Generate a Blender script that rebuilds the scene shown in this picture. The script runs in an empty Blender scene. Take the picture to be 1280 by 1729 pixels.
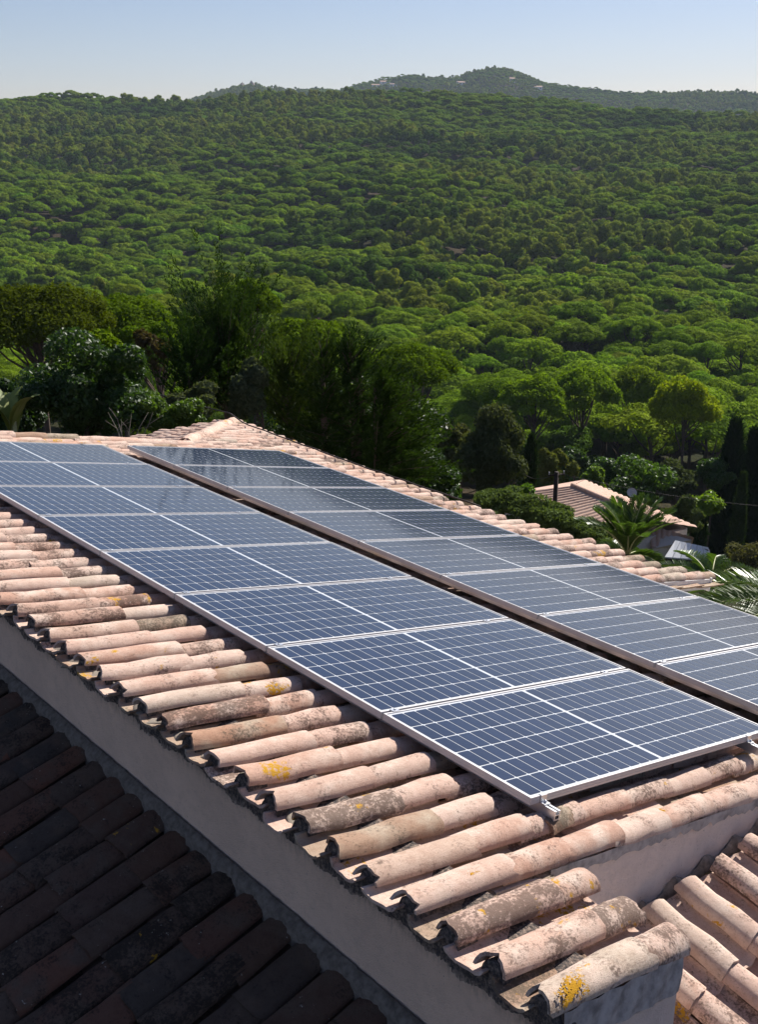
import bpy, math
import numpy as np
from mathutils import Vector, Matrix, Euler

sc = bpy.context.scene
COL = sc.collection
R = math.radians
rng = np.random.default_rng(7)

# ------------------------------------------------------------------ camera, sky, sun, exposure
CAM = np.array([-3.2223, -10.7465, 2.7496])
PITCH, YAW, FPX = 0.3296, 0.7121, 1852.8          # fitted to the panel grid (photo is 1280 px wide)
cd = bpy.data.cameras.new('camera'); cam = bpy.data.objects.new('camera', cd); COL.objects.link(cam)
cd.sensor_fit = 'HORIZONTAL'; cd.sensor_width = 36.0; cd.lens = FPX / 1280 * 36.0
cd.clip_start = 0.1; cd.clip_end = 20000
cam.location = CAM; cam.rotation_euler = (math.pi / 2 - PITCH, 0, -YAW)
sc.camera = cam

SUN = Vector((1.27, 0.30, 1.0)).normalized()
EL = math.asin(SUN.z); AZ = math.atan2(SUN.x, SUN.y)
w = bpy.data.worlds.new('World'); sc.world = w; w.use_nodes = True
nt = w.node_tree; bgn = nt.nodes['Background']
sk = nt.nodes.new('ShaderNodeTexSky'); sk.sky_type = 'NISHITA'; sk.sun_disc = False
sk.sun_elevation = EL; sk.sun_rotation = AZ; sk.altitude = 100; sk.air_density = 1.0; sk.dust_density = 0.25; sk.ozone_density = 4.0
tn = nt.nodes.new('ShaderNodeMix'); tn.data_type = 'RGBA'; tn.blend_type = 'MULTIPLY'; tn.inputs[0].default_value = 1.0
tn.inputs[7].default_value = (1.09, .95, 1.0, 1)         # white balance of the sky
nt.links.new(sk.outputs[0], tn.inputs[6]); nt.links.new(tn.outputs[2], bgn.inputs[0]); bgn.inputs[1].default_value = 0.055
sl = bpy.data.lights.new('sun', 'SUN'); so = bpy.data.objects.new('sun', sl); COL.objects.link(so)
sl.energy = 5.0; sl.angle = R(0.53); sl.color = (1.0, 0.95, 0.87)
so.rotation_euler = SUN.to_track_quat('Z', 'Y').to_euler()
sc.view_settings.view_transform = 'Standard'; sc.view_settings.look = 'None'
sc.view_settings.gamma = 1; sc.view_settings.exposure = 0.75; sc.view_settings.use_curve_mapping = False
try:
    cy_ = sc.cycles
    cy_.max_bounces = 6; cy_.diffuse_bounces = 3; cy_.glossy_bounces = 3; cy_.transmission_bounces = 3
    cy_.volume_bounces = 0; cy_.transparent_max_bounces = 6
    cy_.sample_clamp_indirect = 6
    cy_.use_denoising = True; cy_.denoiser = 'OPENIMAGEDENOISE'; cy_.denoising_input_passes = 'RGB_ALBEDO_NORMAL'; cy_.denoising_prefilter = 'ACCURATE'
    cy_.use_adaptive_sampling = True; cy_.adaptive_threshold = 0.012
except Exception:
    pass

fw = np.array([math.sin(YAW) * math.cos(PITCH), math.cos(YAW) * math.cos(PITCH), -math.sin(PITCH)])
rt = np.array([math.cos(YAW), -math.sin(YAW), 0.0]); dn = np.cross(fw, rt)
def ray(px, py):
    v = rt * (px - 640) / FPX + dn * (py - 864.5) / FPX + fw
    return v
def at(px, py, r):
    """world point seen at photo pixel (px,py), r metres away horizontally"""
    v = ray(px, py); return CAM + v * (r / math.hypot(v[0], v[1]))
def project(P):
    q = np.asarray(P) - CAM
    d = q @ fw
    return 640 + FPX * (q @ rt) / d, 864.5 + FPX * (q @ dn) / d, d

# ------------------------------------------------------------------ helpers
def tag(o, label=None, cat=None, group=None, kind=None):
    if label: o['label'] = label
    if cat: o['category'] = cat
    if group: o['group'] = group
    if kind: o['kind'] = kind
    return o
def link(o, parent=None):
    COL.objects.link(o)
    if parent is not None: o.parent = parent
    return o
def empty(name, loc=(0, 0, 0), rz=0.0, parent=None):
    o = bpy.data.objects.new(name, None); o.location = loc; o.rotation_euler = (0, 0, rz)
    o.empty_display_size = 0.2
    return link(o, parent)
def mesh_np(name, V, quads=None, tris=None, smooth=False, fattr=None):
    """fast mesh from arrays"""
    me = bpy.data.meshes.new(name)
    V = np.ascontiguousarray(V, np.float32)
    loops = []; starts = []; n = 0
    if quads is not None and len(quads):
        q = np.ascontiguousarray(quads, np.int32); loops.append(q.ravel()); starts.append(np.arange(len(q)) * 4 + n); n += len(q) * 4
    if tris is not None and len(tris):
        t = np.ascontiguousarray(tris, np.int32); loops.append(t.ravel()); starts.append(np.arange(len(t)) * 3 + n); n += len(t) * 3
    L = np.concatenate(loops); S = np.concatenate(starts).astype(np.int32)
    me.vertices.add(len(V)); me.vertices.foreach_set('co', V.ravel())
    me.loops.add(len(L)); me.loops.foreach_set('vertex_index', L)
    me.polygons.add(len(S)); me.polygons.foreach_set('loop_start', S)
    if smooth: me.polygons.foreach_set('use_smooth', np.ones(len(S), bool))
    me.update(calc_edges=True)
    if fattr is not None:
        a = me.attributes.new(fattr[0], 'FLOAT', 'POINT'); a.data.foreach_set('value', np.ascontiguousarray(fattr[1], np.float32))
    return me
class MB:
    """collects faces, then makes ONE mesh object"""
    def __init__(s): s.v = []; s.f = []; s.sm = []; s.mi = []
    def add(s, verts, faces, smooth=False, mi=0):
        b = len(s.v); s.v += [tuple(map(float, p)) for p in verts]
        s.f += [tuple(b + i for i in f) for f in faces]; s.sm += [smooth] * len(faces); s.mi += [mi] * len(faces)
    def box(s, lo, hi, M=None, mi=0):
        x0, y0, z0 = lo; x1, y1, z1 = hi
        v = [(x0,y0,z0),(x1,y0,z0),(x1,y1,z0),(x0,y1,z0),(x0,y0,z1),(x1,y0,z1),(x1,y1,z1),(x0,y1,z1)]
        if M is not None: v = [tuple(M @ Vector(p)) for p in v]
        s.add(v, [(3,2,1,0),(4,5,6,7),(0,1,5,4),(1,2,6,5),(2,3,7,6),(3,0,4,7)], mi=mi)
    def tube(s, pts, rad, n=6, mi=0, cap=True):
        pts = [Vector(p) for p in pts]; rad = rad if hasattr(rad, '__len__') else [rad] * len(pts)
        vs = []; k = len(pts)
        for i, p in enumerate(pts):
            d = (pts[min(i + 1, k - 1)] - pts[max(i - 1, 0)]).normalized()
            a = d.orthogonal().normalized() if i == 0 else (a - d * a.dot(d)).normalized()
            b = d.cross(a)
            for j in range(n):
                t = 2 * math.pi * j / n; vs.append(p + (a * math.cos(t) + b * math.sin(t)) * rad[i])
        fs = [(i*n+j, i*n+(j+1) % n, (i+1)*n+(j+1) % n, (i+1)*n+j) for i in range(k - 1) for j in range(n)]
        if cap: fs += [tuple(range(n - 1, -1, -1)), tuple((k - 1) * n + j for j in range(n))]
        s.add(vs, fs, smooth=True, mi=mi)
    def mesh(s, name, mats):
        me = bpy.data.meshes.new(name); me.from_pydata(s.v, [], s.f)
        me.polygons.foreach_set('use_smooth', s.sm); me.polygons.foreach_set('material_index', s.mi)
        for m in (mats if isinstance(mats, (list, tuple)) else [mats]): me.materials.append(m)
        me.update(); return me
    def build(s, name, mats, parent=None, loc=(0, 0, 0), rot=(0, 0, 0)):
        o = bpy.data.objects.new(name, s.mesh(name, mats)); o.location = loc; o.rotation_euler = rot
        return link(o, parent)
def obj(name, me, parent=None, loc=(0, 0, 0), rot=(0, 0, 0), scale=(1, 1, 1)):
    o = bpy.data.objects.new(name, me); o.location = loc; o.rotation_euler = rot; o.scale = scale
    return link(o, parent)

# ------------------------------------------------------------------ materials
class NB:
    def __init__(s, name):
        s.m = bpy.data.materials.new(name); s.m.use_nodes = True; s.t = s.m.node_tree
        s.t.nodes.clear(); s.out = s.t.nodes.new('ShaderNodeOutputMaterial')
    def n(s, typ, **kw):
        nd = s.t.nodes.new(typ)
        for k, v in kw.items():
            if hasattr(nd, k): setattr(nd, k, v)
            else: s.set(nd.inputs[k.replace('_', ' ')], v)
        return nd
    def set(s, sock, v):
        if isinstance(v, bpy.types.NodeSocket): s.t.links.new(v, sock)
        elif isinstance(v, (tuple, list)) and len(v) == 3 and sock.type == 'RGBA': sock.default_value = (*v, 1)
        else: sock.default_value = v
    def noise(s, vec, scale, detail=4, rough=0.55):
        nd = s.n('ShaderNodeTexNoise'); s.set(nd.inputs['Vector'], vec); s.set(nd.inputs['Scale'], scale)
        s.set(nd.inputs['Detail'], detail); s.set(nd.inputs['Roughness'], rough); return nd.outputs[0]
    def math(s, op, a, b=0.0, c=None, clamp=False):
        nd = s.n('ShaderNodeMath', operation=op, use_clamp=clamp); s.set(nd.inputs[0], a); s.set(nd.inputs[1], b)
        if c is not None: s.set(nd.inputs[2], c)
        return nd.outputs[0]
    def step(s, v, lo, hi, a=0.0, b=1.0):
        nd = s.n('ShaderNodeMapRange', interpolation_type='SMOOTHSTEP'); s.set(nd.inputs[0], v)
        for i, k in enumerate((lo, hi, a, b)): s.set(nd.inputs[i + 1], k)
        return nd.outputs[0]
    def mix(s, fac, a, b, blend='MIX'):
        nd = s.n('ShaderNodeMix', data_type='RGBA', blend_type=blend, clamp_factor=True)
        s.set(nd.inputs[0], fac); s.set(nd.inputs[6], a); s.set(nd.inputs[7], b); return nd.outputs[2]
    def ramp(s, fac, stops, interp='LINEAR'):
        nd = s.n('ShaderNodeValToRGB'); nd.color_ramp.interpolation = interp; e = nd.color_ramp.elements
        while len(e) < len(stops): e.new(0.5)
        for k, (p, c) in zip(e, stops): k.position = p; k.color = (*c, 1)
        s.set(nd.inputs[0], fac); return nd.outputs[0]
    def bump(s, h, strength, dist):
        nd = s.n('ShaderNodeBump'); s.set(nd.inputs['Strength'], strength); s.set(nd.inputs['Distance'], dist); s.set(nd.inputs['Height'], h)
        return nd.outputs[0]
    def bsdf(s, col, rough=0.9, metal=0.0, normal=None, spec=0.3, **kw):
        nd = s.n('ShaderNodeBsdfPrincipled'); s.set(nd.inputs['Base Color'], col); s.set(nd.inputs['Roughness'], rough)
        s.set(nd.inputs['Metallic'], metal); s.set(nd.inputs['Specular IOR Level'], spec)
        if normal is not None: s.set(nd.inputs['Normal'], normal)
        for k, v in kw.items(): s.set(nd.inputs[k.replace('_', ' ')], v)
        s.t.links.new(nd.outputs[0], s.out.inputs[0]); return nd
    def objvec(s, seed=37.0):
        """object coordinates, shifted by a different amount on each object / each piece"""
        tc = s.n('ShaderNodeTexCoord'); oi = s.n('ShaderNodeObjectInfo'); at_ = s.n('ShaderNodeAttribute', attribute_name='piece')
        r = s.math('FRACT', s.math('ADD', oi.outputs['Random'], at_.outputs['Fac']))
        sh = s.n('ShaderNodeCombineXYZ'); s.set(sh.inputs[0], s.math('MULTIPLY', r, seed)); s.set(sh.inputs[1], s.math('MULTIPLY', r, seed * 2.3)); s.set(sh.inputs[2], s.math('MULTIPLY', r, seed * 3.1))
        ad = s.n('ShaderNodeVectorMath', operation='ADD'); s.set(ad.inputs[0], tc.outputs['Object']); s.set(ad.inputs[1], sh.outputs[0])
        return ad.outputs[0], r, tc.outputs['Object']

def tile_material(name, cols, dust, dark, dark_amt, ochre_amt, pale_amt, gain=1.0):
    b = NB(name); v, r, oc = b.objvec()
    base = b.ramp(r, cols)
    lowf = b.noise(v, 6, 3)
    base = b.mix(b.step(lowf, .42, .68), base, dust)
    mott = b.noise(v, 26, 5, .6)
    base = b.mix(b.step(mott, .35, .7, 0, .32), base, b.mix(1.0, base, (.62, .5, .44), 'MULTIPLY'))
    # dark lichen and soot: broad patches broken up into fine speckle
    r2 = b.math('FRACT', b.math('MULTIPLY', r, 13.7))
    patch = b.math('ADD', b.noise(v, 9, 3, .6), b.math('MULTIPLY', b.math('POWER', r2, 2.5), .30))
    speck = b.noise(v, 75, 6, .72)
    m = b.math('ADD', b.math('MULTIPLY', patch, .80), b.math('MULTIPLY', speck, .98))
    lich = b.step(m, 1.04 - dark_amt, 1.27 - dark_amt)
    base = b.mix(b.math('MULTIPLY', lich, .80), base, dark)
    fine = b.step(b.noise(v, 230, 3, .7), .60, .70)
    base = b.mix(b.math('MULTIPLY', fine, .6), base, dark)
    base = b.mix(b.step(b.noise(v, 130, 4, .75), .52, .68, 0, .38), base, b.mix(1.0, base, (.50, .42, .38), 'MULTIPLY'))
    pale = b.math('MULTIPLY', b.step(b.noise(v, 46, 4, .6), .66, .72), b.step(b.noise(v, 7, 2), .5, .62))
    base = b.mix(b.math('MULTIPLY', pale, pale_amt), base, (.55, .52, .46))
    r3 = b.math('FRACT', b.math('MULTIPLY', r, 41.3))
    och = b.math('ADD', b.noise(v, 8, 5, .6), b.math('MULTIPLY', b.math('POWER', r3, 8), .22))
    och = b.math('MULTIPLY', b.step(och, .76 - ochre_amt, .80 - ochre_amt), b.step(b.noise(v, 60, 3), .38, .55))
    base = b.mix(och, base, (.50, .27, .025))
    h = b.math('ADD', b.math('MULTIPLY', b.noise(v, 60, 6, .7), .7), b.math('MULTIPLY', b.noise(v, 300, 3, .7), .5))
    b.bsdf(base, .93, normal=b.bump(h, .75, .008), spec=.15)
    return b.m
TERRA = [(0, (.58, .38, .295)), (.25, (.64, .45, .365)), (.5, (.62, .46, .38)), (.72, (.51, .31, .23)), (.86, (.66, .49, .405)), (.93, (.46, .39, .31)), (1, (.60, .40, .315))]
M_tile = tile_material('terracotta', TERRA, (.68, .53, .44), (.10, .066, .052), .085, .012, .6)
M_tile_old = tile_material('terracotta_worn', [(0, (.36, .23, .16)), (.4, (.44, .31, .23)), (.75, (.33, .27, .2)), (1, (.42, .25, .17))], (.47, .38, .29), (.10, .08, .06), .06, .05, .8)
M_tile_lichen = tile_material('terracotta_lichen', TERRA, (.68, .53, .44), (.10, .066, .052), .085, .14, .6)
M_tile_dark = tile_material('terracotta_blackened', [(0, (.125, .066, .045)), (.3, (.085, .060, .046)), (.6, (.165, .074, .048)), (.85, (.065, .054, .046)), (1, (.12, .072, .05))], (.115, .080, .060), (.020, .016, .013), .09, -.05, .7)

def plaster(name, col, stain_top=None):
    b = NB(name); tc = b.n('ShaderNodeTexCoord'); v = tc.outputs['Object']
    c = b.mix(b.step(b.noise(v, 2.2, 4), .35, .7), col, tuple(k * .90 for k in col))
    c = b.mix(b.step(b.noise(v, 14, 6, .7), .42, .72, 0, .40), c, tuple(k * .72 for k in col))
    c = b.mix(b.step(b.noise(v, 95, 3, .6), .67, .74, 0, .7), c, (.10, .09, .085))
    h = b.math('ADD', b.noise(v, 40, 5, .65), b.math('MULTIPLY', b.noise(v, 160, 3), .5))
    if stain_top is not None:      # black run-off stain with ragged streaks hanging from the tile edge
        z0, z1 = stain_top
        se = b.n('ShaderNodeSeparateXYZ'); b.set(se.inputs[0], v)
        mp = b.n('ShaderNodeMapping'); mp.inputs['Scale'].default_value = (30, 30, 7); b.set(mp.inputs[0], v)
        st = b.math('ADD', se.outputs[2], b.math('MULTIPLY', b.math('SUBTRACT', b.noise(mp.outputs[0], 1.6, 6, .75), .5), .20))
        k = b.step(st, z0, z1)
        k = b.math('MULTIPLY', k, b.step(b.noise(v, 55, 5, .7), .25, .6, .45, 1.0))
        c = b.mix(k, c, (.075, .068, .068))
    b.bsdf(c, .95, normal=b.bump(h, .8, .016), spec=.1)
    return b.m
def simple(name, col, rough=.7, metal=0.0, var=.25, scale=20, bumpd=.003, spec=.3):
    b = NB(name); v, r, oc = b.objvec()
    c = b.mix(b.step(b.noise(v, scale, 5, .6), .3, .75), col, tuple(k * (1 - var) for k in col))
    b.bsdf(c, rough, metal, normal=b.bump(b.noise(v, scale * 4, 4), .3, bumpd), spec=spec)
    return b.m
M_wall = plaster('grey_plaster', (.88, .645, .50), (-.17, .0))
M_gable = plaster('whitewash_plaster', (.80, .69, .64), None)
M_mortar_dark = plaster('blackened_mortar', (.60, .46, .37), (-.315, -.235))
M_mortar = simple('lime_mortar', (.40, .34, .28), .95, var=.6, scale=30, bumpd=.01, spec=.1)
M_mortar_grey = simple('grey_mortar', (.46, .43, .42), .95, var=.55, scale=14, bumpd=.012, spec=.1)
M_mortar_old = simple('old_mortar', (.20, .17, .145), .95, var=.5, scale=30, bumpd=.01, spec=.1)
M_deck = simple('deck_clay', (.20, .13, .10), .95)
M_white = simple('white_paint', (.80, .80, .80), .6, var=.1)
M_alu = simple('anodised_aluminium', (.72, .72, .74), .32, .85, var=.08, scale=8, bumpd=.0005)
M_frame = simple('panel_frame_aluminium', (.56, .54, .54), .42, .2, var=.06, scale=6, bumpd=.0004)
M_black = simple('black_cable', (.035, .022, .02), .6)
M_wood = simple('dark_wood', (.045, .028, .022), .85)
M_dish = simple('dish_grey', (.55, .50, .47), .55, var=.12)
M_bark = simple('bark', (.115, .085, .065), .95, var=.5, scale=6, bumpd=.05, spec=.1)
M_bark_pale = simple('pale_twig', (.32, .28, .23), .95, var=.3, scale=8, bumpd=.02, spec=.1)

def cell_material():
    b = NB('solar_cell'); v, r, oc = b.objvec(5)
    se = b.n('ShaderNodeSeparateXYZ'); b.set(se.inputs[0], oc)
    # fine bus wires run across each half cell
    wv = b.math('FRACT', b.math('MULTIPLY', b.math('ADD', se.outputs[1], 5.0), 58.0))
    bus = b.math('MULTIPLY', b.step(wv, .0, .06, 1, 0), .8)
    base = b.mix(r, (.005, .014, .044), (.008, .020, .058))
    base = b.mix(bus, base, (.06, .075, .10))
    d = b.noise(oc, 30, 3)
    base = b.mix(b.step(d, .4, .8, 0, .025), base, (.30, .27, .24))       # dust
    b.bsdf(base, .5, spec=.05, Coat_Weight=1.0, Coat_Roughness=.06, Coat_IOR=1.26)
    return b.m
def back_material():
    b = NB('white_backsheet'); tc = b.n('ShaderNodeTexCoord')
    b.bsdf((.50, .52, .56), .6, spec=.2, Coat_Weight=1.0, Coat_Roughness=.06, Coat_IOR=1.26); return b.m
M_cell = cell_material(); M_back = back_material()

def leaf_material(name, c0, c1, instanced=False, trans=.32, rough=.85, spec=.02, patch=0.6):
    """c0..c1 vary from leaf cluster to leaf cluster; per-tree tint multiplies"""
    b = NB(name)
    geo = b.n('ShaderNodeNewGeometry'); tc = b.n('ShaderNodeTexCoord')
    oi = b.n('ShaderNodeObjectInfo')
    rnd = geo.outputs['Random Per Island']
    c = b.mix(b.math('ADD', b.math('MULTIPLY', rnd, .6), b.math('MULTIPLY', b.noise(tc.outputs['Object'], patch, 2), .5)), c0, c1)
    if instanced:
        a = b.n('ShaderNodeAttribute', attribute_name='tint', attribute_type='INSTANCER'); tint = a.outputs['Color']
    else:
        tint = oi.outputs['Color']
    c = b.mix(1.0, c, tint, 'MULTIPLY')
    p = b.n('ShaderNodeBsdfPrincipled'); b.set(p.inputs['Base Color'], c); b.set(p.inputs['Roughness'], rough); b.set(p.inputs['Specular IOR Level'], spec)
    t = b.n('ShaderNodeBsdfTranslucent'); b.set(t.inputs[0], b.mix(1.0, c, (1.55, 1.6, .5), 'MULTIPLY'))
    ms = b.n('ShaderNodeMixShader'); b.set(ms.inputs[0], trans); b.t.links.new(p.outputs[0], ms.inputs[1]); b.t.links.new(t.outputs[0], ms.inputs[2])
    b.t.links.new(ms.outputs[0], b.out.inputs[0])
    return b.m
PINE0, PINE1 = (.082, .132, .007), (.200, .295, .016)
M_pine = leaf_material('pine_needles', PINE0, PINE1)
M_pine_i = leaf_material('pine_needles_far', PINE0, PINE1, True)
M_conifer = leaf_material('conifer_scales', (.026, .050, .014), (.055, .090, .022), trans=.25)
M_cypress = leaf_material('cypress_scales', (.014, .030, .012), (.034, .058, .020), trans=.15)
M_broad = leaf_material('glossy_leaves', (.022, .052, .012), (.065, .120, .022), trans=.35, rough=.5, spec=.3)
M_olive = leaf_material('grey_green_leaves', (.070, .085, .045), (.150, .165, .095), trans=.25)
M_palm = leaf_material('palm_leaflets', (.045, .085, .018), (.090, .145, .032), trans=.3, rough=.35, spec=.5)
M_rachis = simple('palm_rachis', (.42, .42, .20), .5, var=.2)

def ground_material():
    b = NB('hillside_soil'); geo = b.n('ShaderNodeNewGeometry'); v = geo.outputs['Position']
    c = b.mix(b.step(b.noise(v, .05, 6, .6), .4, .65), (.060, .042, .026), (.026, .032, .013))
    c = b.mix(b.step(b.noise(v, .6, 5, .65), .4, .7, 0, .7), c, (.022, .024, .013))
    b.bsdf(c, 1.0, normal=b.bump(b.noise(v, 1.2, 6, .7), .8, .4), spec=.05)
    return b.m
M_ground = ground_material()

# ------------------------------------------------------------------ terrain
def sky_list(L):
    az = []; te = []
    for x, y in L:
        v = ray(x, y); h = math.hypot(v[0], v[1]); az.append(math.atan2(v[0], v[1])); te.append(v[2] / h)
    return np.array(az), np.array(te)
RIDGE = sky_list([(-900, 172), (-300, 168), (0, 163), (60, 160), (110, 158), (230, 160), (330, 168), (370, 162), (425, 158), (450, 156), (520, 158), (600, 152), (700, 149), (790, 152), (850, 158), (920, 163), (1000, 172), (1060, 181), (1150, 187), (1280, 190), (1600, 195), (2100, 200)])
FAR = sky_list([(-900, 190), (300, 178), (345, 166), (390, 153), (412, 147), (436, 147), (450, 154), (500, 156), (550, 155), (575, 157), (600, 148), (640, 140), (690, 132), (720, 136), (770, 136), (800, 126), (835, 119), (860, 122), (890, 133), (920, 146), (960, 150), (1000, 155), (1050, 161), (1120, 162), (1180, 160), (1250, 160), (1290, 165), (1600, 170), (2100, 180)])
R1, R2 = 1000.0, 2300.0
PR = np.array([0, 9, 14, 20, 30, 45, 80, 130, 200, 330.]); PZ = np.array([-4.6, -4.8, -5.2, -6.2, -9.5, -16, -28, -39.5, -44, -46.])
def undul(x, y):
    return (np.sin(x * .021 + 1.3 + 1.1 * np.sin(y * .011)) * np.cos(y * .017 - .4 + .8 * np.sin(x * .009)) * 5.5
            + np.sin(x * .052 + y * .031 + 2.0) * 2.0 + np.cos(y * .061 - x * .043) * 1.6)
def ground_z(x, y):
    x = np.asarray(x, float); y = np.asarray(y, float)
    dx = x - CAM[0]; dy = y - CAM[1]; r = np.hypot(dx, dy); az = np.arctan2(dx, dy)
    rel = (az + math.pi) % (2 * math.pi) - math.pi
    zs = CAM[2] + R1 * np.interp(rel, *RIDGE) - 12.5
    zf = CAM[2] + R2 * np.interp(rel, *FAR) - 5.0
    near = np.interp(r, PR, PZ)
    lft = np.clip((YAW - .02 - rel) / .22, 0, 1.0) * np.clip((2.2 + rel - YAW) / .6, 0, 1)
    near = near + lft * np.interp(r, [0, 18, 40, 70, 140, 200], [0, 0, 5.5, 8, 4, 0])
    t = np.clip((r - 330) / (R1 - 330), 0, 1)
    mid = -46 + (zs + 46) * (0.25 * t + 0.75 * t ** 1.8)
    z = np.where(r < 330, near, mid)
    back = zs - (r - R1) * .11
    z = np.where(r > R1, np.maximum(back, -25), z)
    g = np.exp(-((r - R2) / 420.) ** 2)
    z = np.where(r > R1 + 150, np.maximum(z, -25 + (zf + 25) * g), z)
    amp = np.clip((r - 90) / 200, 0, 1) * np.clip((R1 + 60 - r) / 260, 0, 1)
    return z + amp * undul(x, y)
def build_ground():
    rad = np.concatenate([[0.5], np.arange(4, 60, 3.0), np.geomspace(60, 3300, 120)])
    fr = np.linspace(YAW - R(34), YAW + R(34), 150); bk = np.linspace(YAW + R(34), YAW + 2 * math.pi - R(34), 70)[1:-1]
    az = np.concatenate([fr, bk]); na, nr = len(az), len(rad)
    A, Q = np.meshgrid(az, rad); X = CAM[0] + Q * np.sin(A); Y = CAM[1] + Q * np.cos(A); Z = ground_z(X, Y)
    V = np.stack([X, Y, Z], -1).reshape(-1, 3)
    i, j = np.meshgrid(np.arange(nr - 1), np.arange(na), indexing='ij'); j2 = (j + 1) % na
    Qd = np.stack([i * na + j, i * na + j2, (i + 1) * na + j2, (i + 1) * na + j], -1).reshape(-1, 4)[:, ::-1]
    me = mesh_np('ground', V, quads=Qd, smooth=True); me.materials.append(M_ground)
    o = obj('ground', me); tag(o, kind='structure', label='brown soil of the wooded valley and hills'); return o
build_ground()

# ------------------------------------------------------------------ house: roofs, tiles, walls
S = 0.2082                                    # pitch of the main roof (and of the panels)
CS, SN, TS = math.cos(S), math.sin(S), math.tan(S)
house = empty('house', (2.0, -4.0, -5.0))
tag(house, 'white plastered house with terracotta barrel tile roofs carrying the solar panels', 'house')
hoff = Vector((-2.0, 4.0, 5.0))               # house parts are placed in world coordinates
def hpart(o): o.location = Vector(o.location) + hoff; o.parent = house; return o

SR = S + .0159                                # the tiles fall a little more steeply than the panels
CR, TR = math.cos(SR), math.tan(SR)
DC = -.068                                    # crests of the cover tiles, below the panel plane
PT = .2165                                    # row spacing
TH = .013
def barrel(variant, hw0, hw1, h0, h1, cre0, cre1, flip=False, na=10, nl=3, L=1.0):
    """one barrel tile, local x = down the slope (0 upper end .. L lower end); cover = arch, flip = channel (trough)"""
    g = np.random.default_rng(100 + variant + (50 if flip else 0))
    V = []; F = []; sm = []
    wob = g.normal(0, .0016, (nl + 1, na + 1)) + g.normal(0, .0035, (nl + 1, 1))
    endj = np.cumsum(g.normal(0, .0045, (2, na + 1)), 1); endj -= endj.mean(1, keepdims=True)
    if not flip and variant % 3 == 1: endj[1][int(g.integers(1, na))] -= .022; endj[0][int(g.integers(1, na))] += .016      # chipped lip
    def ring(i, inner):
        t = i / nl; hw = hw0 + (hw1 - hw0) * t; h = h0 + (h1 - h0) * t; c = cre0 + (cre1 - cre0) * t
        th = TH if inner else 0.0; out = []
        for k in range(na + 1):
            a = math.pi * k / na
            x = t * L + (endj[0][k] if i == 0 else endj[1][k] if i == nl else 0)
            yy = (hw - th) * math.cos(a); zz = (h - th) * math.sin(a) ** .85 + wob[i][k]
            out.append((x, yy, c - h + zz) if not flip else (x, yy, c + h - zz))
        return out
    outer = [ring(i, False) for i in range(nl + 1)]; inner = [ring(i, True) for i in range(nl + 1)]
    def sheet(rows, rev, smooth):
        b = len(V)
        for rr in rows: V.extend(rr)
        n = len(rows[0])
        for i in range(len(rows) - 1):
            for k in range(n - 1):
                f = (b + i*n + k, b + i*n + k + 1, b + (i+1)*n + k + 1, b + (i+1)*n + k)
                F.append(f[::-1] if rev else f); sm.append(smooth)
    sheet(outer, flip, True); sheet(inner, not flip, True)
    sheet([inner[0], outer[0]], flip, False); sheet([outer[-1], inner[-1]], flip, False)
    sheet([[r[0] for r in inner], [r[0] for r in outer]], not flip, False); sheet([[r[-1] for r in outer], [r[-1] for r in inner]], not flip, False)
    return np.array(V), np.array(F), np.array(sm)
NV = 8
TL = .44
COVER = [barrel(k, .061 + .004 * (k % 3), .073 + .004 * (k % 2), .054 + .003 * (k % 2), .061 + .004 * (k % 3), -.016, 0.0, L=TL) for k in range(NV)]
CHAN = [barrel(k, .088, .080, .034, .030, -.124, -.108, flip=True, na=8, nl=2, L=TL) for k in range(4)]
_mc = {}
def tile_mesh(kind, k, mat):
    key = (kind, k, mat.name)
    if key not in _mc:
        V, F, sm = (COVER if kind == 'cover_tile' else CHAN)[k]
        me = mesh_np(kind, V, quads=F); me.polygons.foreach_set('use_smooth', sm); me.materials.append(mat); _mc[key] = me
    return _mc[key]

RECS = []          # every tile: roof object, kind, variant, material, matrix in the roof's frame, score
def panel_hides(u, y):
    return (-8.0 < y < -.08) and ((.10 < u < 2.02) or (2.55 < u < 4.40))
def add_tile(roof, RM, kind, u, y, n, L, yaw=0., roll=0., tilt=0., mat=None, boost=1.0, hide=None, wide=1.0, flat=1.0):
    k = int(rng.integers(NV if kind == 'cover_tile' else 4))
    M = Matrix.Translation((u, y, n)) @ Euler((roll, tilt, yaw)).to_matrix().to_4x4() @ Matrix.Diagonal((L / TL, wide, flat, 1))
    c = RM @ (M @ Vector((.5 * TL, 0, -.02 if kind == 'cover_tile' else -.1)))
    px, py, d = project(np.array(c)); sco = 0.0
    if d > 0 and -80 < px < 1360 and -50 < py < 1829 and not (hide and hide(u + L / 2, y)):
        sco = 1.0 / d ** 2 * boost * L
    RECS.append((roof, kind, k, mat or M_tile, M, sco))
def jit(s): return float(rng.normal(0, s))

def roof_part(name, origin, euler, label, verts, faces):
    me = bpy.data.meshes.new(name); me.from_pydata(verts, [], faces); me.materials.append(M_deck); me.update()
    o = bpy.data.objects.new(name, me); o.location = Vector(origin) + hoff; o.rotation_euler = euler; link(o, house)
    o['label'] = label
    RM = Matrix.Translation(origin) @ Euler(euler).to_matrix().to_4x4()
    return o, RM
def slab(pts, n0, n1):
    k = len(pts); v = [(a, b, n0) for a, b in pts] + [(a, b, n1) for a, b in pts]
    f = [tuple(range(k - 1, -1, -1)), tuple(range(k, 2 * k))] + [(i, (i + 1) % k, k + (i + 1) % k, k + i) for i in range(k)]
    return v, f

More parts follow.
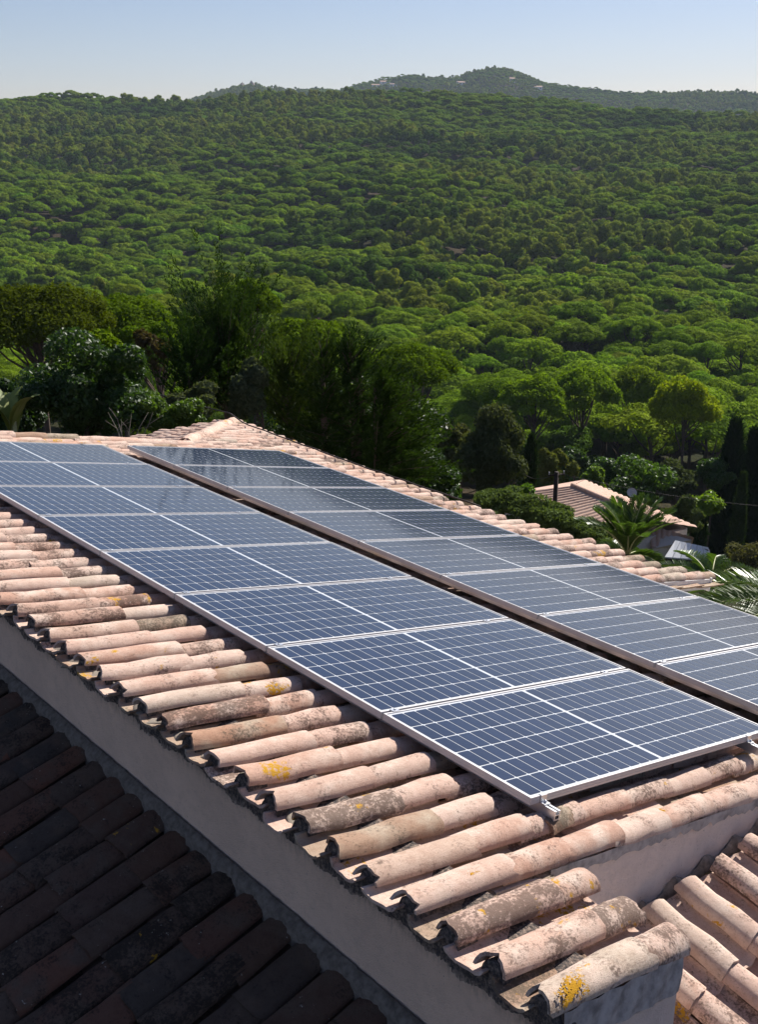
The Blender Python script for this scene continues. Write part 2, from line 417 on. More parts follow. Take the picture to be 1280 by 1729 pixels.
# --- main roof -----------------------------------------------------------
UE = -.958                                    # upper edge (towards the camera's left)
Y0 = -5.463                                   # row 0 of the counted rows
EAVE = ([-9, -5.2, -5.05, -4.63, -4.16, -3.68, -2.5, -2.0, -.1, 1.95, 3.65], [6.28, 6.28, 6.26, 5.98, 5.90, 5.89, 5.72, 5.62, 5.73, 5.96, 6.2])
YSTEP = -5.13
YV = 1.02; HX, HY = 3.86, 1.26           # far verge, start of the hip
pts = [(UE + .1, -8.28), (5.0, -8.28), (5.0, -4.95), (5.35, -4.95), (5.3, -2.5), (5.35, 0), (5.9, 3.0), (HX + .1, YV + .1), (UE + .1, YV + .1)]
v, f = slab(pts, -.215 + DC, -.150 + DC)
roof_main, RM_main = roof_part('roof', (0, 0, 0), (0, SR, 0), 'sunlit pink terracotta roof slope under the solar panels', v, f)
i0, i1 = -43, 16
for i in range(i0, i1 + 1):
    y = Y0 - i * PT
    near = i >= 14
    if near: ue = -.165 / CS + jit(.012)
    elif y < YSTEP: ue = 5.12 + jit(.05)
    else: ue = np.interp(y, *EAVE) / CR + jit(.035)
    us = UE - .004 + jit(.005)
    hip = y > YV + .02
    if hip: us = (HX + (y - HY)) / CR + .02
    if y > HY + 2.2: continue
    # cover joints
    js = [us]; first = (-.41 + jit(.018)) if not hip else us + float(rng.uniform(.15, .36))
    x = first
    while x < ue - .12: js.append(x); x += .364 + jit(.012)
    js.append(ue)
    if len(js) > 2 and js[-1] - js[-2] < .16: js.pop(-2)
    bump_y = 0.004 * math.sin(i * 1.7)
    for a, b in zip(js[:-1], js[1:]):
        old = rng.random() < .10
        lic = (i == 16 and a == js[0]) or (i in (2, 10, 12, 15) and rng.random() < .18)
        add_tile(roof_main, RM_main, 'cover_tile', a - (.075 if a > js[0] else 0), y + bump_y + jit(.004), DC + jit(.003), (b - a) + (.075 if a > js[0] else 0),
                 yaw=jit(.012), roll=jit(.03), mat=M_tile_lichen if lic else M_tile_old if old else M_tile, hide=panel_hides)
    # channel beside (towards the viewer) each cover
    if i < i1 and i != 13:
        yc = y - PT / 2
        x = us + jit(.010) - .024
        if hip: x -= .12
        while x < ue - .1:
            L = min(.44, ue - x - .03)
            add_tile(roof_main, RM_main, 'channel_tile', x, yc + jit(.004), DC + jit(.003), L, yaw=jit(.01), roll=jit(.03), mat=M_tile_lichen if (i > 9 and rng.random() < .4) else M_tile_old if rng.random() < .65 else M_tile, boost=.45, hide=panel_hides)
            x += .365 + jit(.012)
# channel between row 13 and the coping rows: only as far as the coping goes
add_tile(roof_main, RM_main, 'channel_tile', UE - .02, Y0 - 13.5 * PT, DC, .44, mat=M_tile_old, boost=.45)
add_tile(roof_main, RM_main, 'channel_tile', UE + .37, Y0 - 13.5 * PT, DC, .40, mat=M_tile_old, boost=.45)
# the slipped, broken tile in front of the rail end
add_tile(roof_main, RM_main, 'cover_tile', .035, Y0 - 12 * PT - .035, DC + .012, .26, yaw=.16, roll=-.08, tilt=.02, mat=M_tile_old, boost=3)

# --- dark lower roof on the left, against the wall --------------------------
BL = R(15.5)
v, f = slab([(-.3, -3.0), (2.8, -3.0), (2.8, 9.8), (-.3, 9.8)], -.215, -.15)   # local y points to -Y
OL = (-.885, 0, -.485)
v, f = slab([(-.02, 2.8), (2.9, 2.8), (2.9, 10.4), (-.02, 10.4)], -.215, -.15)
roof_left, RM_left = roof_part('roof', OL, (0, BL, math.pi), 'blackened lower roof in deep shade left of the grey wall', v, f)
yl = 7.239 - 22 * .2125
while yl < 10.3:
    x = .014 + jit(.006); first = True
    off = float(rng.uniform(.30, .42))
    while x < 2.8:
        L = off if first else .36 + jit(.02)
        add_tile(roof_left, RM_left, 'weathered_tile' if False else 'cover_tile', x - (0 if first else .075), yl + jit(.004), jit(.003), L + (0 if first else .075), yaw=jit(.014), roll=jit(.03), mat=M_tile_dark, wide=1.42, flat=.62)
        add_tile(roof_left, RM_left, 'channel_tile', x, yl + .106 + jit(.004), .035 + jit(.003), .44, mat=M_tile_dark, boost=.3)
        x += L; first = False
    yl += .2125
# --- lower roof at the right, in front of the gable wall --------------------
BR = R(12.5)
OR = (0, -8.42, -.515)
v, f = slab([(0.0, -.19), (2.6, -.19), (2.6, 4.9), (0.0, 4.9)], -.215, -.15)
roof_right, RM_right = roof_part('roof', OR, (0, BR, -math.pi / 2), 'sunlit lower roof of barrel tiles below the gable wall', v, f)
for k in range(-2, 18):
    xx = .44 + k * .257
    x = .01; first = True
    while x < 2.4:
        L = (.40 + jit(.02)) if first else .37 + jit(.015)
        add_tile(roof_right, RM_right, 'cover_tile', x - (0 if first else .075), xx + jit(.004), jit(.003), L + (0 if first else .075), yaw=jit(.012), roll=jit(.03))
        add_tile(roof_right, RM_right, 'channel_tile', x, xx + .1285 + jit(.004), jit(.003), .44, boost=.5)
        x += L; first = False
# --- roof slope beyond the hip (falls away from the viewer) ------------------
OW = (0, HY, -HX * TR + DC - .02)
v, f = slab([(0.0, -1.0), (2.6, -1.0), (2.6, -5.9), (0.0, -3.8)], -.215, -.15)   # local y = -X
v = [(a, b, c) for a, b, c in v]
roof_wing, RM_wing = roof_part('roof', OW, (0, S, math.pi / 2), 'far roof slope just showing behind the hip tiles', v, [tuple(reversed(q)) for q in f])
for k in range(24):
    xw_ = 1.3 + k * PT
    x = max(0.0, (xw_ - HX)) / CS + .05
    while x < 2.3:
        add_tile(roof_wing, RM_wing, 'cover_tile', x, -xw_ + jit(.004), jit(.003), .44, yaw=jit(.012), roll=jit(.03))
        add_tile(roof_wing, RM_wing, 'channel_tile', x, -xw_ - PT / 2, 0, .44, boost=.2)
        x += .365

# individual tiles (the largest in view) and one joined rest per roof and kind
def place_tiles():
    for kind, cap in (('cover_tile', 300), ('channel_tile', 200)):
        rec = [r for r in RECS if r[1] == kind]
        rec.sort(key=lambda r: -r[5])
        for r in rec[:cap]:
            roof, kd, k, mat, M, sco = r
            if sco <= 0: continue
            o = bpy.data.objects.new(kd, tile_mesh(kd, k, mat)); o.matrix_local = M; link(o, roof); o.matrix_local = M
        rest = {}
        for r in rec[:cap]:
            if r[5] <= 0: rest.setdefault((r[0].name, r[3].name), []).append(r)
        for r in rec[cap:]: rest.setdefault((r[0].name, r[3].name), []).append(r)
        byroof = {}
        for (rn, mn), lst in rest.items(): byroof.setdefault(rn, []).extend(lst)
        for rn, lst in byroof.items():
            VV = []; FF = []; SS = []; PP = []; MI = []; b = 0
            mats = []
            for roof, kd, k, mat, M, sco in lst:
                V, F, sm = (COVER if kd == 'cover_tile' else CHAN)[k]
                Mn = np.array(M); VV.append(V @ Mn[:3, :3].T + Mn[:3, 3]); FF.append(F + b); SS.append(sm); b += len(V)
                PP.append(np.full(len(V), rng.random()))
                if mat not in mats: mats.append(mat)
                MI.append(np.full(len(F), mats.index(mat)))
            me = mesh_np(kind + '_field', np.concatenate(VV), quads=np.concatenate(FF), fattr=('piece', np.concatenate(PP)))
            me.polygons.foreach_set('use_smooth', np.concatenate(SS)); me.polygons.foreach_set('material_index', np.concatenate(MI).astype(np.int32))
            for m in mats: me.materials.append(m)
            o = obj(kind + '_field', me, lst[0][0]); o['kind'] = 'stuff'
place_tiles()

# --- ridge tiles: verge caps along the far edge and caps on the hip ------------
RIDGE_V = [barrel(60 + k, .088, .100, .070, .080, -.014, 0, na=10, nl=3) for k in range(3)]
def ridge_tile(u, y, n, L, yaw, tilt=0., mat=None):
    V, F, sm = RIDGE_V[int(rng.integers(3))]
    me = mesh_np('ridge_tile', V * np.array([L, 1, 1]), quads=F); me.polygons.foreach_set('use_smooth', sm); me.materials.append(mat or M_tile)
    o = bpy.data.objects.new('ridge_tile', me); link(o, roof_main); o.location = (u, y, n); o.rotation_euler = (jit(.03), tilt, yaw)
u = UE
while u < 3.6:
    L = .40 + jit(.015); ridge_tile(u, YV - .06 + jit(.01), DC + .03, L + .07, jit(.02), mat=M_tile_old if rng.random() < .5 else M_tile); u += L
uh, yh = HX / CR, HY
du, dy = 1 / CS, 1.0; ln = math.hypot(du, dy); t = 0.0
while t < 2.9:
    ridge_tile(uh + du / ln * t, yh + dy / ln * t, DC + .026 + (.010 if t == 0 else 0), .50, math.atan2(dy, du) + jit(.02)); t += .43
mb = MB(); mb.box((UE + .02, YV - .12, -.22 + DC), (HX, YV + .03, DC - .035)); mb.build('mortar_bed', M_mortar, roof_main)

# --- blackened mortar closing the tile mouths along the upper edge --------------
def mortar_edge():
    ys = []; tops = []
    yA = Y0 - 16 * PT - .09; yB = .9
    y = yA
    g = np.random.default_rng(3)
    while y < yB:
        k = round((Y0 - y) / PT); dyc = y - (Y0 - k * PT); a = abs(dyc)
        if a < .048: n = -.088 + .046 * math.sqrt(max(0, 1 - (a / .048) ** 2))
        else:
            q = min(1, abs(a - PT / 2) / .056); n = -.092 - .036 * math.sqrt(max(0, 1 - q * q))
        ys.append(y); tops.append(n + g.normal(0, .0025)); y += .0075
    ys = np.array(ys); tops = np.array(tops); N_ = len(ys)
    nz = 7; V = []; 
    bot = -.185 + .012 * np.sin(ys * 9) + .010 * np.sin(ys * 31) + g.normal(0, .0035, N_)
    for j in range(nz):
        t = j / (nz - 1); zz = tops + (bot - tops) * t
        xx = UE + .012 + .024 * t + np.array([g.normal(0, .0025) for _ in range(N_)])
        V.append(np.stack([xx, ys, DC + zz], -1))
    V.append(np.stack([np.full(N_, UE + .12), ys, DC + tops - .004], -1))        # top going back under the tiles
    V = np.array(V); order = [nz] + list(range(nz)); V = V[order].reshape(-1, 3)
    Q = []
    for r_ in range(nz):
        for i in range(N_ - 1): Q.append((r_ * N_ + i, (r_ + 1) * N_ + i, (r_ + 1) * N_ + i + 1, r_ * N_ + i + 1))
    me = mesh_np('mortar_edge', V, quads=np.array(Q)[:, ::-1], smooth=True); me.materials.append(M_mortar_dark)
    o = obj('mortar_edge', me, roof_main); o['label'] = 'scalloped black mortar closing the tile ends'
mortar_edge()
# pale lumps of mortar sitting in the channel mouths
def lump_mesh(seed, r=1.0):
    g = np.random.default_rng(seed); V = []; F = []; nu, nv = 8, 5
    for j in range(nv + 1):
        ph = math.pi * j / nv
        for i in range(nu):
            t = 2 * math.pi * i / nu; k = r * (1 + g.normal(0, .16))
            V.append((k * math.sin(ph) * math.cos(t), k * math.sin(ph) * math.sin(t), k * math.cos(ph)))
    for j in range(nv):
        for i in range(nu): F.append((j*nu+i, (j+1)*nu+i, (j+1)*nu+(i+1) % nu, j*nu+(i+1) % nu))
    me = mesh_np('mortar_lump', np.array(V), quads=np.array(F), smooth=True); me.materials.append(M_mortar); return me
LUMPS = [lump_mesh(k) for k in range(4)]
for i in range(-14, 10):
    y = Y0 - (i + .5) * PT
    obj('mortar_lump', LUMPS[i % 4], roof_main, (UE + .085 + jit(.02), y + jit(.012), DC - .110 + jit(.004)), (jit(.25), jit(.25), jit(2)), (.060 + abs(jit(.03)), .052 + jit(.008), .014 + abs(jit(.006))))
# raised crusts of orange lichen
lb = NB('orange_lichen'); lv, lr, lo = lb.objvec(); lb.bsdf(lb.mix(lb.noise(lv, 70, 4, .7), (.34, .16, .012), (.52, .29, .03)), .95, normal=lb.bump(lb.noise(lv, 160, 4, .7), .8, .006), spec=.05)
def lichen(u0, y, L, a0, a1, sd, thr=0.0):
    g = np.random.default_rng(sd); nu, na_ = 30, 26; k = g.normal(0, 1, (5, 4)); V = []; keep = np.zeros((nu, na_), bool)
    for i in range(nu + 1):
        for j in range(na_ + 1):
            t = i / nu; a = a0 + (a1 - a0) * j / na_; hw = .066 + .0035; h = .058 + .0045
            V.append((u0 + L * t + g.normal(0, .0012), y + hw * math.cos(a), DC - .010 - .058 + h * max(0, math.sin(a)) ** .85 + .002 + g.normal(0, .0006)))
    for i in range(nu):
        for j in range(na_):
            p, q = (i + .5) / nu * 2 - 1, (j + .5) / na_ * 2 - 1
            f = 1 - (p * p + q * q) ** .5 * 1.15 + sum(.20 * math.sin(w_[0] * 4 * p + w_[1] * 4 * q + w_[2] * 3) for w_ in k) + g.normal(0, .26)
            keep[i, j] = f > thr
    Q = [(i*(na_+1)+j, i*(na_+1)+j+1, (i+1)*(na_+1)+j+1, (i+1)*(na_+1)+j) for i in range(nu) for j in range(na_) if keep[i, j]]
    me = mesh_np('lichen_crust', np.array(V), quads=np.array(Q)); me.materials.append(lb.m); obj('lichen_crust', me, roof_main)['label'] = 'orange lichen crust on a tile'
lichen(UE + .03, Y0 - 16 * PT, .15, R(70), R(172), 6, .36)
lichen(UE + .30, Y0 - 13 * PT, .07, R(70), R(120), 8, .1); lichen(.62, Y0 - 13 * PT, .09, R(75), R(135), 9, .1)
# --- walls ---------------------------------------------------------------
def wall_mesh(name, pts2, axis, c0, c1, mat, label=None, cuts=0):
    """prism: polygon pts2 (along, z) extruded between c0 and c1 on the other axis"""
    k = len(pts2); V = []
    for c in (c0, c1):
        for a, z in pts2: V.append((c, a, z) if axis == 'x' else (a, c, z))
    F = [tuple(range(k)), tuple(range(2 * k - 1, k - 1, -1))] + [(i, k + i, k + (i + 1) % k, (i + 1) % k) for i in range(k)]
    me = bpy.data.meshes.new(name); me.from_pydata(V, [], F); me.materials.append(mat); me.update()
    import bmesh as _b
    bm = _b.new(); bm.from_mesh(me); _b.ops.recalc_face_normals(bm, faces=bm.faces); bm.to_mesh(me); bm.free()
    o = obj(name, me, house, hoff)
    if label: o['label'] = label
    return o
XW = -.900
zt = (DC - .17) / CS - (UE + .03) * SN / CS * 0 - 0   # helper
wall_top = -XW * TR + (DC - .135) / CR
# object coordinates of the wall start at its own top so that the run-off stain hangs from the tiles
def lift(o, z):
    me = o.data
    for vtx in me.vertices: vtx.co.z -= z
    o.location.z += z
wl = wall_mesh('wall', [(-8.985, -5.5), (.9, -5.5), (.9, wall_top), (-8.985, wall_top)], 'x', XW, XW + .3, M_wall, 'grey rendered wall in shade below the tile edge'); lift(wl, wall_top)
zg = lambda x: -x * TR + (DC - .092) / CR
yg = Y0 - 13 * PT - .066
gx0, gx1 = XW + .31, 4.95
wg = wall_mesh('wall', [(gx0, -5.5), (gx1, -5.5), (gx1, zg(gx1)), (gx0, zg(gx0))], 'y', yg, yg + .07, M_gable, 'pale rough plaster gable wall in the right foreground')
wc = wall_mesh('wall', [(XW + .302, -5.5), (-.235, -5.5), (-.235, zg(-.235) - .075), (XW + .302, zg(XW + .302) - .075)], 'y', -8.982, yg - .003, M_gable, 'stub wall carrying the short coping rows'); 
wall_mesh('wall', [(yg + .26, -5.5), (YSTEP + .02, -5.5), (YSTEP + .02, zg(4.95) - .07), (yg + .26, zg(4.95) - .07)], 'x', 4.70, 4.95, M_gable)
wall_mesh('wall', [(YSTEP + .03, -5.5), (2.6, -5.5), (2.6, zg(5.43) - .07), (YSTEP + .03, zg(5.43) - .07)], 'x', 5.20, 5.43, M_gable)
wall_mesh('wall', [(XW + .31, -5.5), (5.0, -5.5), (5.0, zg(5.0) - .09), (XW + .31, zg(XW + .31) - .09)], 'y', .55, .80, M_gable)
wall_mesh('wall', [(-9.6, -5.5), (-3, -5.5), (-3, -1.5), (-9.6, -1.5)], 'x', -3.6, -3.4, M_wall)
# whitewashed mortar under the row where the eave steps back
mb = MB()
Mr = Matrix.Rotation(S, 4, 'Y')
mb.box((4.95, Y0 - round((Y0 - YSTEP) / PT) * PT - .01, DC - .20), (6.02, Y0 - round((Y0 - YSTEP) / PT) * PT + .03, DC - .052))
kst = [i for i in range(i0, i1) if Y0 - i * PT >= YSTEP][-1]; yst = Y0 - kst * PT
mb = MB(); mb.box((5.16, yst - .074, DC - .165), (6.30, yst - .045, DC - .058)); mb.box((6.305, yst - .078, DC - .185), (6.335, yst + .07, DC - .045)); 
o = mb.build('white_mortar', M_white, roof_main); o['label'] = 'whitewashed mortar under the stepped eave row'
# mortar under the last coping row, and the bed under all coping rows
mb = MB(); yD = Y0 - 16 * PT
nn = 24; vs = []; fs = []
for k in range(nn + 1):
    uu = UE + .05 + (.70) * k / nn
    for j in range(5):
        vs.append((uu, yD - .066 - .012 * math.sin(k * 1.3 + j) * .4 - .004 * j, DC - .068 - .035 * j))
for k in range(nn):
    for j in range(4): fs.append((k*5+j, k*5+j+1, (k+1)*5+j+1, (k+1)*5+j))
mb.add(vs, fs, True); mb.build('mortar_edge', M_mortar_grey, roof_main)['label'] = 'grey mortar under the last coping row'
mb = MB(); mb.box((UE + .11, yD - .055, DC - .24), (-.21, Y0 - 13 * PT - .10, DC - .115)); mb.build('mortar_bed', M_mortar_grey, roof_main)
mb = MB(); vs = []; fs = []; g = np.random.default_rng(31); nn = 150
for k in range(nn + 1):
    uu = -.20 + 5.0 * k / nn
    for j in range(4): vs.append((uu, yg - .010 + .004 * g.random() - .002 * j * .5, DC - .066 - .016 * j + (g.normal(0, .010) if j == 3 else 0)))
for k in range(nn):
    for j in range(3): fs.append((k*4+j, k*4+j+1, (k+1)*4+j+1, (k+1)*4+j))
mb.add(vs, fs, True); mb.build('mortar_edge', M_mortar_grey, roof_main)['label'] = 'stained mortar line under the last full tile row'
# mortar fillet where the dark roof meets the wall: a lumpy ledge, with a crack left open behind it
g = np.random.default_rng(12); NY = 420; ys = np.linspace(-9.5, -2.9, NY)
ph = ((-ys - 7.239) / .2125) % 1.0
wid = .036 + .010 * (np.cos(2 * np.pi * (ph - .5)) * .5 + .5) + g.normal(0, .003, NY)
V = []
for t, zz in ((0, -.006), (.15, -.004), (.6, -.012), (1.0, -.024), (1.15, -.11)):
    x_ = XW - .010 - wid * t; V.append(np.stack([x_, ys, -.455 + zz + g.normal(0, .0022, NY) - .25 * wid * t], -1))
V = np.array(V).reshape(-1, 3); Q = [(r_ * NY + i, r_ * NY + i + 1, (r_ + 1) * NY + i + 1, (r_ + 1) * NY + i) for r_ in range(4) for i in range(NY - 1)]
me = mesh_np('mortar_fillet', V, quads=np.array(Q), smooth=True); me.materials.append(M_mortar_old)
hpart(obj('mortar_fillet', me))['label'] = 'lumpy mortar ledge between the wall and the dark roof'
# mortar where the right lower roof meets the gable
NY = 200; xs = np.linspace(-.23, 4.8, NY); V = []
for t, zz in ((0, .012), (.5, .0), (1.0, -.05)):
    V.append(np.stack([xs, yg - .003 - .035 * t + g.normal(0, .004, NY), -.628 + zz + .028 * np.cos((xs - .44) / .257 * 2 * np.pi) + g.normal(0, .004, NY)], -1))
V = np.array(V).reshape(-1, 3); Q = [(r_ * NY + i, (r_ + 1) * NY + i, (r_ + 1) * NY + i + 1, r_ * NY + i + 1) for r_ in range(2) for i in range(NY - 1)]
me = mesh_np('mortar_fillet', V, quads=np.array(Q), smooth=True); me.materials.append(M_mortar); hpart(obj('mortar_fillet', me))

# ------------------------------------------------------------------ solar panels
PL, PW, PPITCH, PH = 2.10, .989, 1.0069, .035
LIP = .011
def frame_mesh():
    mb = MB(); z0, z1 = -PH, 0.0
    # four profiles with a groove on the outside
    mb.box((0, 0, z0), (LIP, PW, z1)); mb.box((PL - LIP, 0, z0), (PL, PW, z1))
    for y0_, y1_ in ((0, LIP), (PW - LIP, PW)):
        mb.box((LIP, y0_, z0), (PL - LIP, y1_, z1))
    for zz in (-.012, -.024):        # extrusion ribs
        mb.box((-.0012, .002, zz), (0, PW - .002, zz + .003)); mb.box((PL, .002, zz), (PL + .0012, PW - .002, zz + .003))
        mb.box((.002, -.0012, zz), (PL - .002, 0, zz + .003)); mb.box((.002, PW, zz), (PL - .002, PW + .0012, zz + .003))
    return mb.mesh('frame', M_frame)
FRAME = frame_mesh()
mb = MB(); mb.box((LIP + .0005, LIP + .0005, -.009), (PL - LIP - .0005, PW - LIP - .0005, -.0045)); BACK = mb.mesh('backsheet', M_back)
mg, midg = .024, .020
cu = (PL - 2 * mg - midg) / 24; cv = (PW - 2 * mg) / 6
CW, CH, CHM = cu - .0080, cv - .0088, .005
oct_ = [(CHM, 0), (CW - CHM, 0), (CW, CHM), (CW, CH - CHM), (CW - CHM, CH), (CHM, CH), (0, CH - CHM), (0, CHM)]
def cell_arrays():
    V = np.array([(a, b, 0) for a, b in oct_] + [(a, b, .0012) for a, b in oct_]); return V
mb = MB(); mb.add(cell_arrays(), [tuple(range(8, 16))] + [(i, (i + 1) % 8, 8 + (i + 1) % 8, 8 + i) for i in range(8)]); CELL = mb.mesh('solar_cell', M_cell)
cell_pos = [(mg + .0040 + cu * i + (midg if i >= 12 else 0), mg + .0044 + cv * j, -.0042) for i in range(24) for j in range(6)]
def all_cells():
    mb = MB()
    for p in cell_pos:
        mb.add(cell_arrays() + np.array(p), [tuple(range(8, 16))] + [(i, (i + 1) % 8, 8 + (i + 1) % 8, 8 + i) for i in range(8)])
    return mb.mesh('solar_cells', M_cell)
ALLC = all_cells()
ORD = ['first', 'second', 'third', 'fourth', 'fifth', 'sixth', 'seventh', 'eighth']
UROW = (0.0, 2.411)
for row in range(2):
    for k in range(8):
        y = -(k + 1) * PPITCH + (PPITCH - PW)
        p = bpy.data.objects.new('solar_panel', None); p.empty_display_size = .2; link(p)
        p.location = (UROW[row] * CS, y, -UROW[row] * SN); p.rotation_euler = (jit(.0006), S + jit(.0006), 0)
        where = 'row beside the wall' if row == 0 else 'row nearer the eave'
        if k == 7: lab = f'blue solar panel, nearest the camera in the {where}'
        elif k == 0: lab = f'blue solar panel, farthest from the camera in the {where}'
        else: lab = f'blue solar panel, {ORD[7 - k]} from the camera in the {where}'
        tag(p, lab, 'solar panel', 'solar panels on the roof')
        obj('frame', FRAME, p); obj('backsheet', BACK, p)
        indiv = (row == 0 and k >= 2) or (row == 1 and k >= 3)
        if indiv:
            for c in cell_pos: obj('solar_cell', CELL, p, c)
        else:
            o = obj('solar_cells', ALLC, p); o['kind'] = 'stuff'
# rails and clamps
mb = MB(); RY = 8 * PPITCH + .075
mb.box((-.019, -RY, -.045), (-.012, .06, 0)); mb.box((.012, -RY, -.045), (.019, .06, 0)); mb.box((-.012, -RY, -.045), (.012, .06, -.038))
mb.box((-.012, -RY, -.022), (.012, .06, -.018)); mb.box((-.012, -RY, -.004), (-.006, .06, 0)); mb.box((.006, -RY, -.004), (.012, .06, 0))
RAIL = mb.mesh('rail', M_alu)
mb = MB(); mb.box((-.02, -.008, -.03), (.02, .008, .0)); mb.box((-.022, -.016, .0), (.022, .016, .004))
mb.tube([(0, 0, .004), (0, 0, .010)], .006, 6); MIDC = mb.mesh('mid_clamp', M_alu)
mb = MB(); mb.box((-.02, -.006, -.034), (.02, 0, .002)); mb.box((-.02, 0, .0005), (.02, .012, .004)); mb.box((-.02, -.032, -.036), (.02, -.0005, -.030)); mb.tube([(0, -.018, -.032), (0, -.018, -.018)], .006, 6); ENDC = mb.mesh('end_clamp', M_alu)
for row in range(2):
    for q, du_ in enumerate((.085, 1.86)):
        uu = UROW[row] + du_
        r_ = bpy.data.objects.new('mounting_rail', None); link(r_); r_.rotation_euler = (0, S, 0)
        r_.location = (uu * CS - SN * .0355, 0, -uu * SN - CS * .0355)
        tag(r_, 'aluminium mounting rail under the ' + (('left' if q == 0 else 'right') + ' edge of the panel row ' + ('beside the wall' if row == 0 else 'nearer the eave')), 'mounting rail', 'rails under the panels')
        obj('rail', RAIL, r_)
        for k in range(1, 8): obj('mid_clamp', MIDC, r_, (0, -k * PPITCH + (PPITCH - PW) / 2, .0362))
        obj('end_clamp', ENDC, r_, (0, -8 * PPITCH + PPITCH - PW, .0355))
        o = obj('end_clamp', ENDC, r_, (0, .0, .0355), (0, 0, math.pi))

# cable clipped along the eave and rising into the garden beyond
def wpt(u, y, n): return (u * CR + n * math.sin(SR), y, -u * math.sin(SR) + n * CR)
pth = [at(215, 648, 24), at(300, 676, 20), wpt(5.85 / CR, 3.3, .03)] + [wpt(np.interp(y, [-9, -2.0, -.6, .6, 3.3], [5.52, 5.56, 5.56, 5.62, 5.85]) / CR + jit(.003), y, DC + .024 + abs(jit(.006))) for y in np.arange(2.9, -2.4, -.22)]
mb = MB(); mb.tube(pth, .010, 6); tag(mb.build('cable', M_black), 'thin dark cable running along the tiles near the eave', 'cable')

# ------------------------------------------------------------------ foliage generators
def leaf_quads(C, Nn, size, g, elong=1.6, jitter=.55):
    """one rhombic leaf cluster per centre, facing roughly Nn"""
    n = len(C); Nn = Nn + g.normal(0, jitter, (n, 3)); Nn /= np.linalg.norm(Nn, axis=1, keepdims=True) + 1e-9
    a = np.cross(Nn, g.normal(0, 1, (n, 3))); a /= np.linalg.norm(a, axis=1, keepdims=True) + 1e-9
    b = np.cross(Nn, a); s = np.asarray(size).reshape(-1, 1) * g.uniform(.7, 1.3, (n, 1))
    V = np.stack([C - a * s * elong * .5, C + b * s * .5 - Nn * s * .12, C + a * s * elong * .5, C - b * s * .5 - Nn * s * .12], 1)
    return V.reshape(-1, 3)
def dir_leaves(C, A, length, width, g, jitter=.25):
    """leaves that point along A"""
    n = len(C); A = A / (np.linalg.norm(A, axis=1, keepdims=True) + 1e-9) + g.normal(0, jitter, (n, 3)); A /= np.linalg.norm(A, axis=1, keepdims=True) + 1e-9
    b = np.cross(A, g.normal(0, 1, (n, 3))); b /= np.linalg.norm(b, axis=1, keepdims=True) + 1e-9
    L = (np.asarray(length) * g.uniform(.6, 1.25, n)).reshape(-1, 1); W = (np.asarray(width) * g.uniform(.7, 1.2, n)).reshape(-1, 1)
    V = np.stack([C, C + A * L * .45 + b * W * .5, C + A * L, C + A * L * .45 - b * W * .5], 1)
    return V.reshape(-1, 3)
def blob_pts(cen, rad, per, g, low=-.35):
    """points and normals on lumpy shells"""
    P = []; N_ = []
    for c, r_ in zip(cen, rad):
        d = g.normal(0, 1, (int(per * 1.6), 3)); d /= np.linalg.norm(d, axis=1, keepdims=True); d = d[d[:, 2] > low][:per]
        k = g.uniform(.72, 1.05, (len(d), 1)); P.append(c + d * r_ * k); nn_ = d / r_; N_.append(nn_ / np.linalg.norm(nn_, axis=1, keepdims=True))
    return np.concatenate(P), np.concatenate(N_)
def quadmesh(name, V, mat):
    me = mesh_np(name, V, quads=np.arange(len(V)).reshape(-1, 4)); me.materials.append(mat); return me
def pine_clumps(g, Rr, H, n, kind):
    cen = []; rad = []
    for k in range(n):
        if kind == 'umbrella':
            r_ = Rr * .86 * math.sqrt((k + .5) / n); t = k * 2.39996 + g.normal(0, .3)
            z = H * (1.05 * math.sqrt(max(0.02, 1 - (r_ / Rr) ** 2)) - .55) + g.normal(0, .08 * H)
            q = Rr * g.uniform(.24, .36); cen.append((r_ * math.cos(t), r_ * math.sin(t), z)); rad.append((q, q, q * g.uniform(.55, .8)))
        else:
            d = g.normal(0, 1, 3); d /= np.linalg.norm(d); d[2] = abs(d[2]) * 1.0 - .35 * g.random() * 1.3
            k_ = g.uniform(.45, .85); q = Rr * g.uniform(.24, .40)
            cen.append((d[0] * Rr * k_, d[1] * Rr * k_, d[2] * H * k_)); rad.append((q, q, q * g.uniform(.75, 1.0)))
    return np.array(cen), np.array(rad)
def pine_crown(seed, Rr, H, n, per, size, kind, mat, name='crown'):
    g = np.random.default_rng(seed); cen, rad = pine_clumps(g, Rr, H, n, kind)
    P, Nn = blob_pts(cen, rad, per, g, -.45)
    return quadmesh(name, leaf_quads(P, Nn, size, g, 1.5, .24), mat), cen
def trunk_mesh(seed, hgt, r0, cen, nl, mat=None, n=6, name='trunk'):
    """tapered leaning trunk from -hgt up to the crown, with limbs to some clumps"""
    g = np.random.default_rng(seed); mb = MB(); k = 5
    bend = g.normal(0, .22, 2)
    line = [(bend[0] * math.sin(t * 3.0), bend[1] * math.sin(t * 2.3), -hgt * (1 - t)) for t in np.linspace(0, 1, k)]
    mb.tube(line, list(np.linspace(r0, r0 * .55, k)), n)
    for c in cen[g.permutation(len(cen))[:nl]]:
        s0 = -hgt * g.uniform(.05, .42); st = (bend[0] * math.sin((1 + s0 / hgt) * 3), bend[1] * math.sin((1 + s0 / hgt) * 2.3), s0)
        m_ = ((st[0] + c[0]) * .5, (st[1] + c[1]) * .5, st[2] * .55 + c[2] * .25)
        mb.tube([st, m_, tuple(c * .9)], [r0 * .42, r0 * .28, r0 * .10], 5, cap=False)
    return mb.mesh(name, mat or M_bark)

